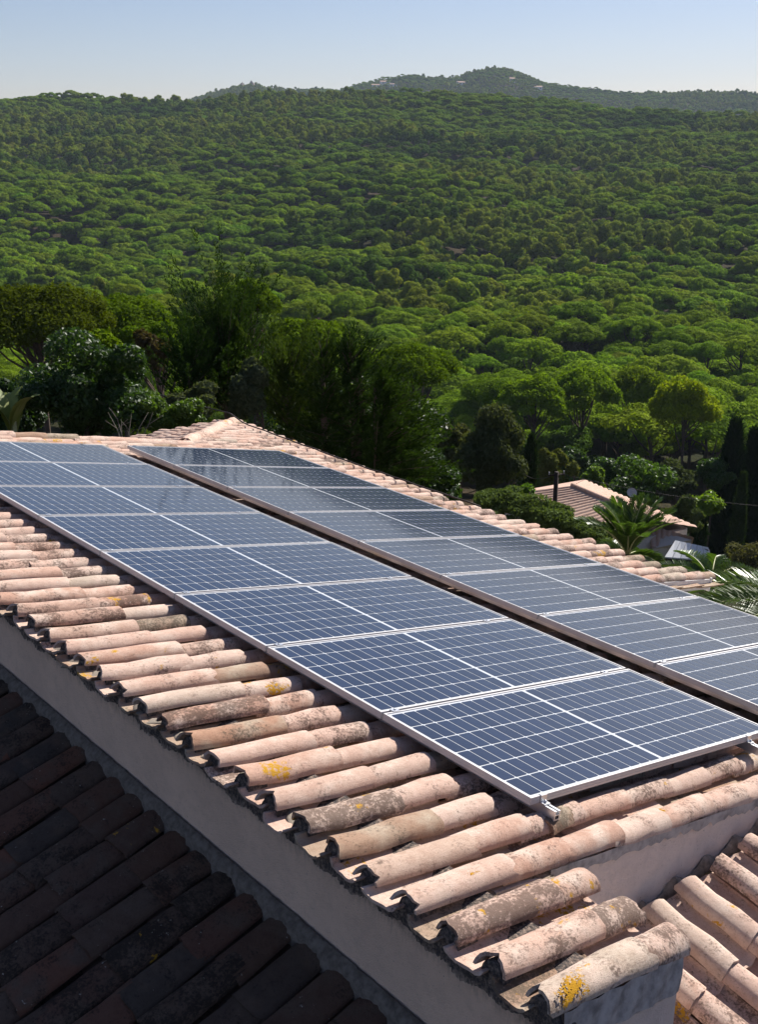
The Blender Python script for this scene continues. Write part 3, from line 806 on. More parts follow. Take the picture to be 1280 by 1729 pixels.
# ------------------------------------------------------------------ the forest
def zone(x, y):
    """-1..1, patches of umbrella pine (high) and of olive-toned pine (low)"""
    return (np.sin(x * .013 + 1.7 * np.sin(y * .008 + .5)) + np.sin(y * .016 - .006 * x + 2.1) + .8 * np.sin(x * .031 + y * .023 + 1.0)) / 2.8
def scatter():
    g = np.random.default_rng(21); P = []
    r = 60.0
    while r < 2750:
        if r < 230: sp = 6.8
        elif r < 480: sp = 6.4
        elif r < 1080: sp = 6.3
        elif r < 1750: sp = 15.0
        else: sp = 7.5
        half = R(27) if r < 1100 else R(23)
        n = int(2 * half * r / sp); a = YAW - half + 2 * half * (np.arange(n) + g.uniform(0, 1)) / n + g.normal(0, .22 * sp / r, n)
        rr = r + g.normal(0, .3 * sp, n)
        P.append(np.stack([CAM[0] + rr * np.sin(a), CAM[1] + rr * np.cos(a), rr, a], -1)); r += sp * .86
    return np.concatenate(P), g
TP, tg = scatter()
_px, _py, _ = project(np.stack([TP[:, 0], TP[:, 1], ground_z(TP[:, 0], TP[:, 1]) + 8], -1))
_lim = np.interp(_px, [0, 420, 560, 760, 900, 1600], [105, 95, 92, 108, 116, 116])
TP = TP[TP[:, 2] > _lim]
_px, _py, _ = project(np.stack([TP[:, 0], TP[:, 1], ground_z(TP[:, 0], TP[:, 1]) + 8], -1))
def hit_r(px, py):
    """distance at which the line of sight through (px,py) meets the far hill"""
    for r in np.arange(1700, 2300, 5.0):
        p = at(px, py, r)
        if float(ground_z(p[0], p[1])) >= p[2]: return r
    return 2296.0
for _hx, _hy, _w in ((634, 150, 9), (650, 146, 10), (664, 148, 8), (779, 145, 8), (864, 138, 6), (908, 152, 9), (428, 153, 9)):
    _r = hit_r(_hx, _hy); TP = TP[~((abs(_px - _hx) < _w) & (TP[:, 2] > _r - 34) & (TP[:, 2] < _r + 14))]
    _px, _py, _ = project(np.stack([TP[:, 0], TP[:, 1], ground_z(TP[:, 0], TP[:, 1]) + 8], -1))
TZ = ground_z(TP[:, 0], TP[:, 1])
zn = zone(TP[:, 0], TP[:, 1]) * 1.15 + tg.normal(0, .10, len(TP))
rr_ = TP[:, 2]
px_all, py_all, _d = project(np.stack([TP[:, 0], TP[:, 1], TZ + 8], -1))
# olive pines dominate up the hill, umbrella pines in the valley floor
bias = np.interp(rr_, [0, 250, 450, 700, 1000], [.40, .60, .45, .10, -.15]) + np.interp(px_all, [0, 450, 800], [-.32, -.02, .12])
umb = (zn + bias) > 0.0
oak = (tg.random(len(TP)) < .10)
sizeR = np.where(umb, tg.normal(4.15, .8, len(TP)), tg.normal(3.5, .7, len(TP))).clip(2.0, 6.0)
hgt = np.where(umb, tg.normal(8.3, 1.7, len(TP)), tg.normal(7.8, 2.0, len(TP))).clip(4.0, 12.5)
tint = np.empty((len(TP), 3))
tu = np.array([1.0, 1.0, 1.0]); to_ = np.array([1.16, .98, 3.0]); tk = np.array([.55, .60, 1.2])
tint[:] = np.where(umb[:, None], tu, to_); tint[oak] = tk
band = np.sin(TP[:, 0] * .0105 - TP[:, 1] * .021 + 1.4 * np.sin(TP[:, 0] * .012 + 2.2)) + .5 * np.sin(TP[:, 1] * .045 + TP[:, 0] * .02)
dk = (band + tg.normal(0, .2, len(TP))) > .95
tint[dk] = np.array([.50, .58, .9])            # darker pines in bands along the gullies
tint *= tg.normal(1, .13, (len(TP), 1)); tint[:, 0] *= tg.normal(1, .08, len(TP)); tint = tint.clip(.25, 1.9)

# --- about 300 nearest pines in view are things of their own
VAR = {}
def variant(kind, k):
    key = (kind, k)
    if key not in VAR:
        if kind == 'umbrella': cr, cen = pine_crown(300 + k, 1.0, .60, 24, 330, .058, 'umbrella', M_pine)
        elif kind == 'round': cr, cen = pine_crown(330 + k, 1.0, 1.15, 26, 260, .07, 'round', M_pine)
        else: cr, cen = pine_crown(360 + k, 1.0, .95, 20, 300, .075, 'round', M_pine)
        VAR[key] = (cr, trunk_mesh(380 + k, 2.0, .055, cen, 7))
    return VAR[key]
inview = (px_all > -70) & (px_all < 1350) & (py_all < 960)
# hidden behind the house, the garden trees and the near shrubs: bottom-left of the frame
hid = (py_all > np.interp(px_all, [0, 150, 260, 420, 520, 700, 760, 880, 1300], [520, 500, 560, 520, 560, 640, 700, 740, 800]))
cand = np.where(inview & ~hid & (rr_ < 420))[0]
near_idx = cand[np.argsort(rr_[cand])][:300]
is_near = np.zeros(len(TP), bool); is_near[near_idx] = True
LABS = {'umbrella_pine': ('bright green umbrella pine with a broad flat crown in the near forest', 'umbrella pines in the near forest'),
        'round_pine': ('olive green pine with a tall rounded crown in the near forest', 'rounded pines in the near forest'),
        'holm_oak': ('dark dense oak standing low among the pines of the near forest', 'oaks in the near forest')}
for n_, i in enumerate(near_idx):
    kind = 'holm_oak' if oak[i] else ('umbrella_pine' if umb[i] else 'round_pine')
    cr, tr = variant({'umbrella_pine': 'umbrella', 'round_pine': 'round', 'holm_oak': 'oak'}[kind], int(tg.integers(5)))
    s_ = sizeR[i]; hh = hgt[i] * (.7 if oak[i] else 1.0)
    e = empty(kind, (TP[i, 0], TP[i, 1], TZ[i]), float(tg.uniform(0, 6.28)))
    tag(e, LABS[kind][0], 'tree', LABS[kind][1])
    c = obj('crown', cr, e, (0, 0, hh), scale=(s_, s_, s_ * float(tg.uniform(.85, 1.15)))); c.color = (*tint[i], 1)
    obj('trunk', tr, e, (0, 0, hh), scale=(s_, s_, (hh + .6) / 2.0))

# --- the rest of the wood, one mass
def forest_mass():
    idx = np.where(~is_near)[0]
    protos = []
    for k in range(4): protos.append(('u', pine_crown(400 + k, 1.0, .60, 19, 170, .11, 'umbrella', M_pine_i, 'far_crown')[0]))
    for k in range(4): protos.append(('r', pine_crown(420 + k, 1.0, 1.15, 20, 120, .13, 'round', M_pine_i, 'far_crown')[0]))
    for k in range(3): protos.append(('n', pine_crown(440 + k, 1.0, .60, 26, 900, .030, 'umbrella', M_pine_i, 'far_crown')[0]))
    pobs = []
    for _, me in protos:
        o = bpy.data.objects.new('far_crown', me); pobs.append(o)
    var = np.where(umb[idx], tg.integers(0, 4, len(idx)), 4 + tg.integers(0, 4, len(idx)))
    var = np.where(rr_[idx] < 210, 8 + tg.integers(0, 3, len(idx)), var)
    hh = hgt[idx] * np.where(oak[idx], .75, 1.0)
    s_ = sizeR[idx] * np.interp(rr_[idx], [0, 1000, 1300, 2700], [1, 1, 1.0, .78]); hh = hh * np.interp(rr_[idx], [0, 1000, 1300, 2700], [1, 1, 1, .6]); fr_ = rr_[idx] > 1500
    kk = np.where(fr_, tg.uniform(.6, 1.35, len(idx)), 1.0); hh = hh * kk; s_ = s_ * np.sqrt(kk)
    V = np.stack([TP[idx, 0], TP[idx, 1], TZ[idx] + hh], -1)
    me = bpy.data.meshes.new('forest'); me.vertices.add(len(V)); me.vertices.foreach_set('co', V.astype(np.float32).ravel())
    def attr(n, t, d, key='value'):
        a = me.attributes.new(n, t, 'POINT'); a.data.foreach_set(key, np.ascontiguousarray(d).ravel())
    attr('var', 'INT', var.astype(np.int32))
    attr('scl', 'FLOAT_VECTOR', np.stack([s_, s_, s_ * tg.uniform(.85, 1.2, len(idx))], -1).astype(np.float32), 'vector')
    attr('yawr', 'FLOAT_VECTOR', np.stack([tg.normal(0, .08, len(idx)), tg.normal(0, .08, len(idx)), tg.uniform(0, 6.28, len(idx))], -1).astype(np.float32), 'vector')
    attr('tint', 'FLOAT_COLOR', np.concatenate([tint[idx], np.ones((len(idx), 1))], 1).astype(np.float32), 'color')
    o = obj('forest', me); tag(o, 'pine wood covering the far slopes up to the skyline', 'forest', kind='stuff')
    ng = bpy.data.node_groups.new('forest', 'GeometryNodeTree')
    ng.interface.new_socket('Geometry', in_out='INPUT', socket_type='NodeSocketGeometry'); ng.interface.new_socket('Geometry', in_out='OUTPUT', socket_type='NodeSocketGeometry')
    gi = ng.nodes.new('NodeGroupInput'); go = ng.nodes.new('NodeGroupOutput'); jn = ng.nodes.new('GeometryNodeJoinGeometry')
    def named(n, t):
        q = ng.nodes.new('GeometryNodeInputNamedAttribute'); q.data_type = t; q.inputs[0].default_value = n; return q.outputs[0]
    nv, nsc, nro = named('var', 'INT'), named('scl', 'FLOAT_VECTOR'), named('yawr', 'FLOAT_VECTOR')
    for k, po in enumerate(pobs):
        cm = ng.nodes.new('FunctionNodeCompare'); cm.data_type = 'INT'; cm.operation = 'EQUAL'
        ins = [s for s in cm.inputs if s.type == 'INT']; ng.links.new(nv, ins[0]); ins[1].default_value = k
        oi = ng.nodes.new('GeometryNodeObjectInfo'); oi.inputs[0].default_value = po; oi.inputs['As Instance'].default_value = True
        ip = ng.nodes.new('GeometryNodeInstanceOnPoints')
        ng.links.new(gi.outputs[0], ip.inputs['Points']); ng.links.new(cm.outputs[0], ip.inputs['Selection']); ng.links.new(oi.outputs['Geometry'], ip.inputs['Instance'])
        ng.links.new(nro, ip.inputs['Rotation']); ng.links.new(nsc, ip.inputs['Scale'])
        ng.links.new(ip.outputs[0], jn.inputs[0])
    ng.links.new(jn.outputs[0], go.inputs[0])
    md = o.modifiers.new('forest', 'NODES'); md.node_group = ng
    print('forest instances', len(idx), 'of', len(TP))
forest_mass()

# ------------------------------------------------------------------ garden and slope plants
GN = [900]
def seed(): GN[0] += 1; return GN[0]
def gz(p): return float(ground_z(p[0], p[1]))
def px_m(r): return FPX / (r / math.cos(R(12)))         # photo pixels per metre at distance r
def plant(name, label, cat, p, group=None):
    e = empty(name, (p[0], p[1], gz(p)), 0.0); tag(e, label, cat, group); return e
def crown_on(e, me, top, col=(1, 1, 1), name='crown'):
    o = obj(name, me, e, tuple(Vector(top) - e.location)); o.color = (*col, 1); return o
def stem_on(e, top, r0, cen=None, nl=0, mat=None, name='trunk'):
    h = top[2] - e.location.z + .4
    me = trunk_mesh(seed(), h, r0, np.array(cen) if cen is not None else np.zeros((0, 3)), nl, mat, name=name)
    return obj(name, me, e, (top[0] - e.location.x, top[1] - e.location.y, top[2] - e.location.z))
def bush(name, label, px, py, r, wpx, hpx, mat, leaf, count, col=(1, 1, 1), clumps=14, cat='shrub', group=None, jitter=.7, stem=True, kind='round'):
    """rounded leafy shrub whose crown spans about wpx by hpx photo pixels round (px,py)"""
    c = at(px, py, r); k = px_m(r); Rr = wpx / 2 / k; H = hpx / 2 / k
    g = np.random.default_rng(seed())
    cen = []; rad = []
    for q in range(clumps):
        d = g.normal(0, 1, 3); d /= np.linalg.norm(d); f_ = g.uniform(.35, .92); qq = g.uniform(.20, .44)
        cen.append(d * f_ * np.array([Rr, Rr, H])); rad.append(np.array([Rr, Rr, H]) * qq)
    P, Nn = blob_pts(np.array(cen), np.array(rad), count // clumps, g, -.8)
    me = quadmesh('crown', leaf_quads(P, Nn, leaf, g, 2.0, jitter), mat)
    e = plant(name, label, cat, c, group); crown_on(e, me, c, col)
    if stem: stem_on(e, c, max(.03, Rr * .05), np.array(cen), 5)
    return e
def big_pine(label, px, py, r, wpx, hpx, kind, col, n=56, per=650, leaf=.10, name='pine_tree', limbs=14, rtr=.16):
    c = at(px, py, r); k = px_m(r); Rr = wpx / 2 / k; H = hpx / (1.25 if kind == 'umbrella' else 2) / k
    g = np.random.default_rng(seed()); cen, rad = pine_clumps(g, Rr, H, n, kind)
    P, Nn = blob_pts(cen, rad, per, g, -.5)
    e = plant(name, label, 'tree', c); crown_on(e, quadmesh('crown', leaf_quads(P, Nn, leaf, g, 1.7, .6), M_pine), c, col)
    stem_on(e, c, rtr, cen, limbs); return e
def spray_conifer(name, label, px, ytop, ybot, r, wpx, col=(1, 1, 1), nb=230, up=(20, 62), lean=(0, 0), leafl=.12, mat=None, dens=62):
    top = at(px, ytop, r); k = px_m(r); H = (ybot - ytop) / k; Rb = wpx / 2 / k
    g = np.random.default_rng(seed()); V = []; mb = MB()
    mb.tube([(0, 0, -H - 1.2), (lean[0] * .3, lean[1] * .3, -H * .5), (0, 0, -.05)], [.09, .06, .01], 6)
    for b in range(nb):
        t = g.random() ** 1.15; z = -H * (1 - t); L = 0
        az = g.uniform(0, 6.283); el = R(up[0] + (up[1] - up[0]) * t + g.normal(0, 8))
        d = np.array([math.cos(az) * math.cos(el), math.sin(az) * math.cos(el), math.sin(el)]) + np.array([lean[0], lean[1], 0]) * .5
        d /= np.linalg.norm(d); L = (Rb * (1 - t) ** .6 * g.uniform(.55, 1.15) + .10) / max(.35, math.cos(el)); n_ = max(6, int(L * dens))
        s_ = g.uniform(.1, 1, n_)
        P = np.array([0, 0, z]) + np.outer(s_, d) * L; P[:, 2] += L * (.18 * s_ ** 2 - .16 * s_ ** 3.5)
        side = np.cross(d, [0, 0, 1.0]); side /= np.linalg.norm(side) + 1e-9
        A = d + np.outer(np.where(g.random(n_) < .5, 1, -1) * g.uniform(.3, 1.0, n_), side) + np.array([0, 0, .25])
        V.append(dir_leaves(P + g.normal(0, .02, P.shape), A, leafl * (1.15 - .5 * s_), .026, g, .2))
        if b % 4 == 0 and L > .3: mb.tube([(0, 0, z), tuple(np.array([0, 0, z]) + d * L * .8)], [.014, .005], 4, cap=False)
    e = plant(name, label, 'tree', top); crown_on(e, quadmesh('crown', np.concatenate(V), mat or M_conifer), top, col)
    o = mb.build('trunk', M_bark, e, tuple(Vector(top) - e.location)); return e
def cypress(label, px, ytop, ybot, r, wpx, col=(1, 1, 1), n=9000):
    top = at(px, ytop, r); k = px_m(r); H = (ybot - ytop) / k; Rb = wpx / 2 / k; g = np.random.default_rng(seed())
    t = g.random(n); az = g.uniform(0, 6.283, n); prof = np.clip(np.sin(np.pi * np.clip(t * .93 + .05, 0, 1)) ** .55, .05, 1) * (1 - .55 * t ** 3)
    lump = 1 + .16 * np.sin(az * 5 + t * 23) + .10 * np.sin(az * 3 - t * 41)
    rr = Rb * prof * lump * g.uniform(.72, 1.06, n)
    P = np.stack([rr * np.cos(az), rr * np.sin(az), -H * (1 - t)], -1)
    A = np.stack([np.cos(az) * .35, np.sin(az) * .35, np.ones(n)], -1)
    e = plant('italian_cypress', label, 'tree', top); crown_on(e, quadmesh('crown', dir_leaves(P, A, Rb * .5 + .08, Rb * .16 + .03, g, .22), M_cypress), top, col)
    mb = MB(); mb.tube([(0, 0, -H - 1.5), (0, 0, -H * .2)], [Rb * .18, .02], 6); mb.build('trunk', M_bark, e, tuple(Vector(top) - e.location)); return e

# big pines behind the roof
big_pine('large dark umbrella pine at the left edge, its grey branches showing below the crown', 62, 556, 52, 235, 110, 'umbrella', (.42, .37, .55), n=52, per=520, limbs=44)
big_pine('bright green pine with a flat crown, just right of the large dark pine at left', 205, 548, 60, 175, 60, 'umbrella', (.60, .64, .6))
big_pine('bright green low pine above the small leafy bush by the ridge tiles', 262, 600, 46, 130, 80, 'umbrella', (.62, .68, .6))
big_pine('tall round headed pine rising above the dark conifer left of centre', 420, 516, 56, 100, 95, 'round', (.62, .66, .7), n=26)
big_pine('bright green pine behind the feathery conifers near the centre', 690, 628, 66, 165, 66, 'umbrella', (.60, .64, .6))
big_pine('low green pine between the round headed pine and the feathery conifers', 520, 585, 58, 150, 70, 'umbrella', (.62, .66, .6))
big_pine('yellow green pine standing alone in front of the wood at right', 1155, 690, 112, 108, 112, 'round', (1.45, 1.18, .8), n=40, per=420, leaf=.19, limbs=12, rtr=.2)
big_pine('broad green pine at the edge of the wood above the grey shrub', 900, 688, 112, 120, 95, 'umbrella', (1.0, 1.02, .9), n=40, per=420, leaf=.19, rtr=.22)
big_pine('green pine leaning beside two bare trunks at the wood edge', 985, 672, 116, 115, 90, 'umbrella', (.95, .98, .9), n=40, per=420, leaf=.19, rtr=.22)
big_pine('dull green pine with sparse branches left of the yellow green pine', 1075, 660, 126, 100, 110, 'round', (.95, .88, 1.2), n=34, per=300, leaf=.19, rtr=.2)

# conifers close behind the roof
spray_conifer('conifer_tree', 'dark green conifer with upright sprays behind the ridge tiles', 378, 572, 700, 23, 215, (.62, .68, .7), nb=260, up=(38, 74))
spray_conifer('conifer_tree', 'small dark conifer leaning left of the dark upright conifer', 318, 600, 705, 22, 150, (.6, .7, .7), nb=110, up=(34, 70))
spray_conifer('conifer_tree', 'yellowish green feathery conifer right of the roof peak', 487, 628, 745, 21, 170, (1.1, 1.0, .8), nb=170, up=(36, 70))
spray_conifer('conifer_tree', 'thin topped feathery conifer behind the roof edge, left of the widest one', 545, 600, 770, 20.5, 150, (.65, .68, .65), nb=170, up=(16, 56))
spray_conifer('conifer_tree', 'tall dark feathery conifer in the middle of the row behind the roof', 592, 588, 800, 20.5, 200, (.55, .62, .65), nb=240, up=(10, 54), lean=(.6, -.4))
spray_conifer('conifer_tree', 'wide feathery conifer with sprays sweeping to the right above the eave', 632, 650, 835, 19.5, 260, (.58, .64, .5), nb=300, up=(14, 44), lean=(1.6, -1.0), leafl=.13)

# shrubs behind the roof, left part
bush('laurel_shrub', 'dark glossy laurel shrub behind the panels at left', 150, 655, 18.5, 215, 170, M_broad, .042, 36000, (.62, .68, .7), 30)
bush('laurel_shrub', 'low dark glossy shrub at the left edge behind the roof', 20, 690, 19.5, 130, 120, M_broad, .042, 16000, (.5, .56, .6), 16)
bush('leafy_shrub', 'bright leafy shrub beside the ridge tiles', 278, 700, 18, 120, 80, M_broad, .038, 13000, (1.5, 1.35, 1.0), 16)
bush('olive_shrub', 'grey green shrub between the ridge peak and the dark conifer', 330, 678, 20, 110, 60, M_olive, .05, 6500, (.75, .8, .75), 14)
bush('olive_shrub', 'grey green shrub under the feathery conifers right of the ridge peak', 425, 655, 20.5, 90, 120, M_olive, .05, 8000, (.62, .68, .68), 16)
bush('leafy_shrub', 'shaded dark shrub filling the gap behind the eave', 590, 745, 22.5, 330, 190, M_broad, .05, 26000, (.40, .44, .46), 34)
bush('leafy_shrub', 'dark green shrub below the sweeping conifer sprays', 735, 800, 24, 150, 110, M_broad, .07, 6000, (.6, .66, .6), 14)
bush('pine_shrub', 'yellow green pine bush rising through the dark laurel', 185, 612, 30, 110, 80, M_pine, .10, 7000, (.8, .8, .6), 16)
bush('dead_shrub', 'brown withered bush between the conifer and the laurel', 262, 590, 34, 60, 70, M_olive, .08, 1800, (.55, .38, .35), 10)
# bare pale twigs
c = at(215, 735, 17.2); e = plant('bare_shrub', 'bare pale twigs sticking up beside the bright leafy shrub', 'shrub', c); g = np.random.default_rng(5); mb = MB()
for q in range(10):
    p0 = Vector((g.normal(0, .05), g.normal(0, .05), -.5)); d = Vector((g.normal(0, .45), g.normal(0, .3), 1)).normalized(); p1 = p0 + d * g.uniform(.5, .8); p2 = p1 + (d + Vector(g.normal(0, .5, 3))).normalized() * .3
    mb.tube([p0, p1, p2], [.008, .005, .0015], 4)
    p3 = p1 + (d + Vector(g.normal(0, .6, 3))).normalized() * .22; mb.tube([p1, p3], [.005, .002], 4)
mb.build('twigs', M_bark_pale, e, tuple(Vector(c) - e.location))
# broad-leaved yellow-green plant at the left edge
c = at(22, 720, 17.8); e = plant('banana_plant', 'yellow green broad leaved plant at the left edge behind the panels', 'plant', c); g = np.random.default_rng(8)
bl = NB('banana_leaf'); v_, r__, _o = bl.objvec(); bl.bsdf(bl.mix(bl.noise(v_, 9, 3), (.10, .15, .02), (.24, .26, .05)), .4, spec=.5); M_ban = bl.m
for q in range(8):
    az = g.uniform(0, 6.28); L = g.uniform(.7, 1.15); W = .15; mb = MB(); vs = []; K = 8
    for k in range(K + 1):
        s_ = k / K; out = L * (.55 * s_ ** 1.5); up_ = L * (s_ - .28 * s_ ** 3); wv = W * math.sin(math.pi * min(1, s_ * .9 + .08)) ** .7
        for sg in (-1, -.02, .02, 1):
            x_ = out; y_ = sg * wv; z_ = up_ + abs(sg) * wv * .35 - .12
            vs.append((x_ * math.cos(az) - y_ * math.sin(az), x_ * math.sin(az) + y_ * math.cos(az), z_))
    mb.add(vs, [(k*4+j, k*4+j+1, k*4+5+j, k*4+4+j) for k in range(K) for j in range(3)], True)
    mb.build('leaf', M_ban, e, tuple(Vector(c) - e.location))
mb = MB(); mb.tube([(0, 0, gz(c) - c[2]), (0, 0, .1)], [.10, .06], 8); mb.build('stem', M_rachis, e, tuple(Vector(c) - e.location))

# slope to the right of the roof
bush('olive_tree', 'rounded grey green olive above the tile eave', 828, 772, 31, 130, 140, M_olive, .06, 24000, (.62, .66, .58), 34, cat='tree')
bush('olive_shrub', 'pale grey green shrub left of the rounded olive', 772, 765, 33, 80, 110, M_olive, .075, 6000, (.80, .78, .62), 14)
bush('leafy_shrub', 'small bright green shrub in front of the little cypress', 880, 826, 30, 46, 44, M_broad, .08, 1800, (2.0, 1.9, 1.2), 8)
# ivy covered bank in front of the neighbouring roof
for q, (bx, by, bw, bh) in enumerate(((848, 848, 100, 46), (898, 864, 110, 54), (945, 884, 110, 56), (990, 908, 100, 52))):
    bush('ivy_bank', ['grey green ivy mound at the upper end of the bank below the eave', 'grey green ivy mound in the middle of the bank, under the wooden post', 'grey green ivy mound on the bank left of the palm', 'grey green ivy mound half hidden by the palm fronds'][q], bx, by, 25 - q * .6, bw, bh, M_olive, .045, 11000, (.85, 1.05, .62), 34, group='ivy on the bank', stem=False)
cypress('small dark cypress beside the rounded olive', 898, 737, 835, 46, 21, (.8, .85, .8), 2500)
cypress('tall dark cypress, left of the pair at the right edge', 1243, 716, 1000, 75, 46, (.75, .8, .8), 14000)
cypress('tall dark cypress cut by the right edge of the picture', 1278, 732, 1010, 77, 48, (.75, .8, .8), 14000)
cypress('slender greener cypress in front of the tall pair at the right edge', 1256, 802, 1005, 70, 22, (1.35, 1.3, 1.0), 7000)
cypress('short dark cypress below the yellow green shrub', 1185, 864, 945, 58, 22, (.7, .8, .8), 2500)
spec = [(938, 790, 60, 64, 80, M_olive, (1.0, 1.0, .45), 'yellowish green shrub right of the small cypress'),
        (1006, 818, 62, 52, 56, M_broad, (2.3, 1.9, 1.1), 'bright yellow green shrub above the neighbouring roof'),
        (1080, 822, 60, 120, 100, M_broad, (1.25, 1.2, 1.2), 'dense dark oak shrub behind the satellite dish'),
        (1185, 852, 58, 72, 56, M_broad, (3.0, 2.4, .9), 'bright yellow shrub between the dish and the cypresses'),
        (1150, 872, 54, 70, 60, M_olive, (.6, .72, .5), 'grey green shrub under the bright yellow shrub'),
        (1140, 815, 72, 80, 70, M_olive, (.55, .62, .5), 'dull olive shrub left of the bright yellow shrub'),
        (1205, 800, 74, 80, 50, M_broad, (.9, .95, .8), 'dark green oak shrub up the slope left of the cypresses'),
        (1030, 798, 72, 70, 44, M_broad, (.95, 1.0, .8), 'dark shrub under the pines, above the neighbouring roof'),
        (968, 772, 84, 60, 34, M_broad, (.85, .85, .8), 'low dark shrub in front of the pine trunks')]
for (bx, by, r, bw, bh, m, col, lab) in spec: bush('slope_shrub', lab, bx, by, r, bw, bh, m, .13, 5500, col, 18, group='shrubs on the slope below the wood')
g = np.random.default_rng(77); nsh = 0
SH = [quadmesh('crown', leaf_quads(*blob_pts(g.normal(0, .42, (14, 3)), np.full((14, 3), .42), 200, g, -.6), .075, g, 1.8, .7), m) for m in (M_broad, M_olive, M_olive, M_broad)]
SST = trunk_mesh(77, 1.2, .05, g.normal(0, .4, (6, 3)), 5)
for q in range(400):
    px = g.uniform(730, 1300); r = g.uniform(46, 98)
    p = at(px, 800, r); z = gz(p); s_ = g.uniform(.7, 1.6); X, Y_, d = project(np.array([p[0], p[1], z + s_]))
    if not (730 < X < 1295 and 690 < Y_ < 960): continue
    if nsh >= 80: break
    nsh += 1
    k = int(g.integers(4)); e = empty('undergrowth_shrub', (p[0], p[1], z), g.uniform(0, 6.28))
    tag(e, 'small mixed shrub in the undergrowth between the pines and the garden', 'shrub', 'undergrowth shrubs below the pines')
    o = obj('crown', SH[k], e, (0, 0, s_ * .75), scale=(s_, s_, s_ * .85)); t_ = g.uniform(.55, 1.2); o.color = (t_ * g.uniform(.85, 1.25), t_, t_ * .8, 1)
    obj('stem', SST, e, (0, 0, s_ * .75), scale=(s_, s_, s_))

# ------------------------------------------------------------------ palms
def frond_mesh(sd, L, droop, wid):
    g = np.random.default_rng(sd); K = 34; pts = []
    for k in range(K + 1):
        s_ = k / K; pts.append(np.array([L * s_ * (1 - .12 * s_), 0, -droop * L * s_ ** 2.4]))
    V = []; 
    for k in range(4, K + 1):
        s_ = k / K; p = pts[k]; tn = pts[min(k + 1, K)] - pts[k - 1]; tn /= np.linalg.norm(tn)
        ln_ = wid * (math.sin(math.pi * (s_ * .86 + .09)) ** .6) * g.uniform(.88, 1.08)
        for sg in (-1, 1):
            for sub in (0, .5):
                pp = p + tn * sub * L / K
                d = tn * (.55 + .5 * s_) + np.array([0, sg * .85, .42]) + g.normal(0, .06, 3); d /= np.linalg.norm(d)
                up_ = np.array([0, 0, 1.]) ; b = np.cross(d, up_); b = np.cross(b, d) * .5 + np.cross(d, up_) * .6; b /= np.linalg.norm(b)
                w_ = .012 + .006 * g.random(); tip = pp + d * ln_ + np.array([0, 0, -.10 * ln_])
                mid_ = pp + d * ln_ * .45
                V.append(np.stack([pp, mid_ + b * w_, tip, mid_ - b * w_]))
    V = np.concatenate(V)
    mb = MB(); mb.tube([tuple(p) for p in pts[::3]], list(np.linspace(.018, .004, len(pts[::3]))), 5, mi=1)
    nV = len(V); 
    mb.add(V, [(4*i, 4*i+1, 4*i+2, 4*i+3) for i in range(nV // 4)], False, 0)
    return mb.mesh('frond', [M_palm, M_rachis])
def palm(label, c, L, spec, trunk_r=.16, col=(1, 1, 1), sd=0):
    e = plant('palm_tree', label, 'palm', c)
    for q, (az, el, ln_, dr) in enumerate(spec):
        o = obj('frond', frond_mesh(sd + q, L * ln_, dr, L * .24), e, tuple(Vector(c) - e.location), (0, -R(el), az)); o.color = (*col, 1)
    h = c[2] - e.location.z; mb = MB(); n_ = 14
    mb.tube([(0, 0, h * k / n_ - (.3 if k == 0 else 0)) for k in range(n_ + 1)], [trunk_r * (1.25 - .25 * k / n_ + (.12 if k % 2 else 0)) for k in range(n_ + 1)], 10)
    mb.build('trunk', M_bark, e); return e
AZR = -YAW                                   # world angle (about Z, from +X) of the camera's right
g = np.random.default_rng(44)
fr = []
for q in range(20):
    a = AZR + 2 * math.pi * q / 20 + g.normal(0, .12); fr.append((a, g.uniform(48, 80), g.uniform(.85, 1.1), g.uniform(.2, .38)))
for q in range(7):
    a = AZR + 2 * math.pi * q / 7 + g.normal(0, .15); fr.append((a, g.uniform(5, 34), g.uniform(.55, .75), g.uniform(.35, .6)))
palm('palm with stiff upright fronds below the eave, in front of the neighbouring roof', at(1060, 938, 19.5), 1.22, fr, col=(1.0, 1.05, 1.0), sd=1000)
fr = [(AZR + a, el, l, d) for a, el, l, d in ((.1, 42, 1.1, .85), (.5, 38, 1.1, .8), (-.5, 34, 1.0, .8), (1.2, 44, 1.0, .7), (-1.0, 40, 1.0, .75), (1.9, 46, 1., .6), (2.7, 40, 1., .6), (3.6, 42, 1., .6), (4.5, 40, 1., .6), (.8, 10, 1.0, .5), (-.2, 8, 1.05, .5), (-.9, 5, 1., .5))]
palm('palm arching its fronds to the right, beyond the stepped eave', at(1200, 985, 17.5), .95, fr, col=(.95, 1.0, .95), sd=1100)
fr = [(AZR + math.pi + a, el, l, d) for a, el, l, d in ((.15, 34, 1.1, .55), (-.25, 22, 1.1, .45), (.6, 30, 1.05, .5), (-.7, 26, 1.0, .5), (0, 50, 1., .6), (1.3, 35, 1., .6), (-1.3, 30, 1., .6), (2.2, 35, 1., .6), (3.1, 35, 1., .6), (-2.2, 35, 1., .6), (.25, 8, 1.1, .35))]
palm('palm reaching in from the right edge, just above the nearer panel row', at(1345, 1040, 15.5), 1.6, fr, col=(1.25, 1.2, 1.1), sd=1200)

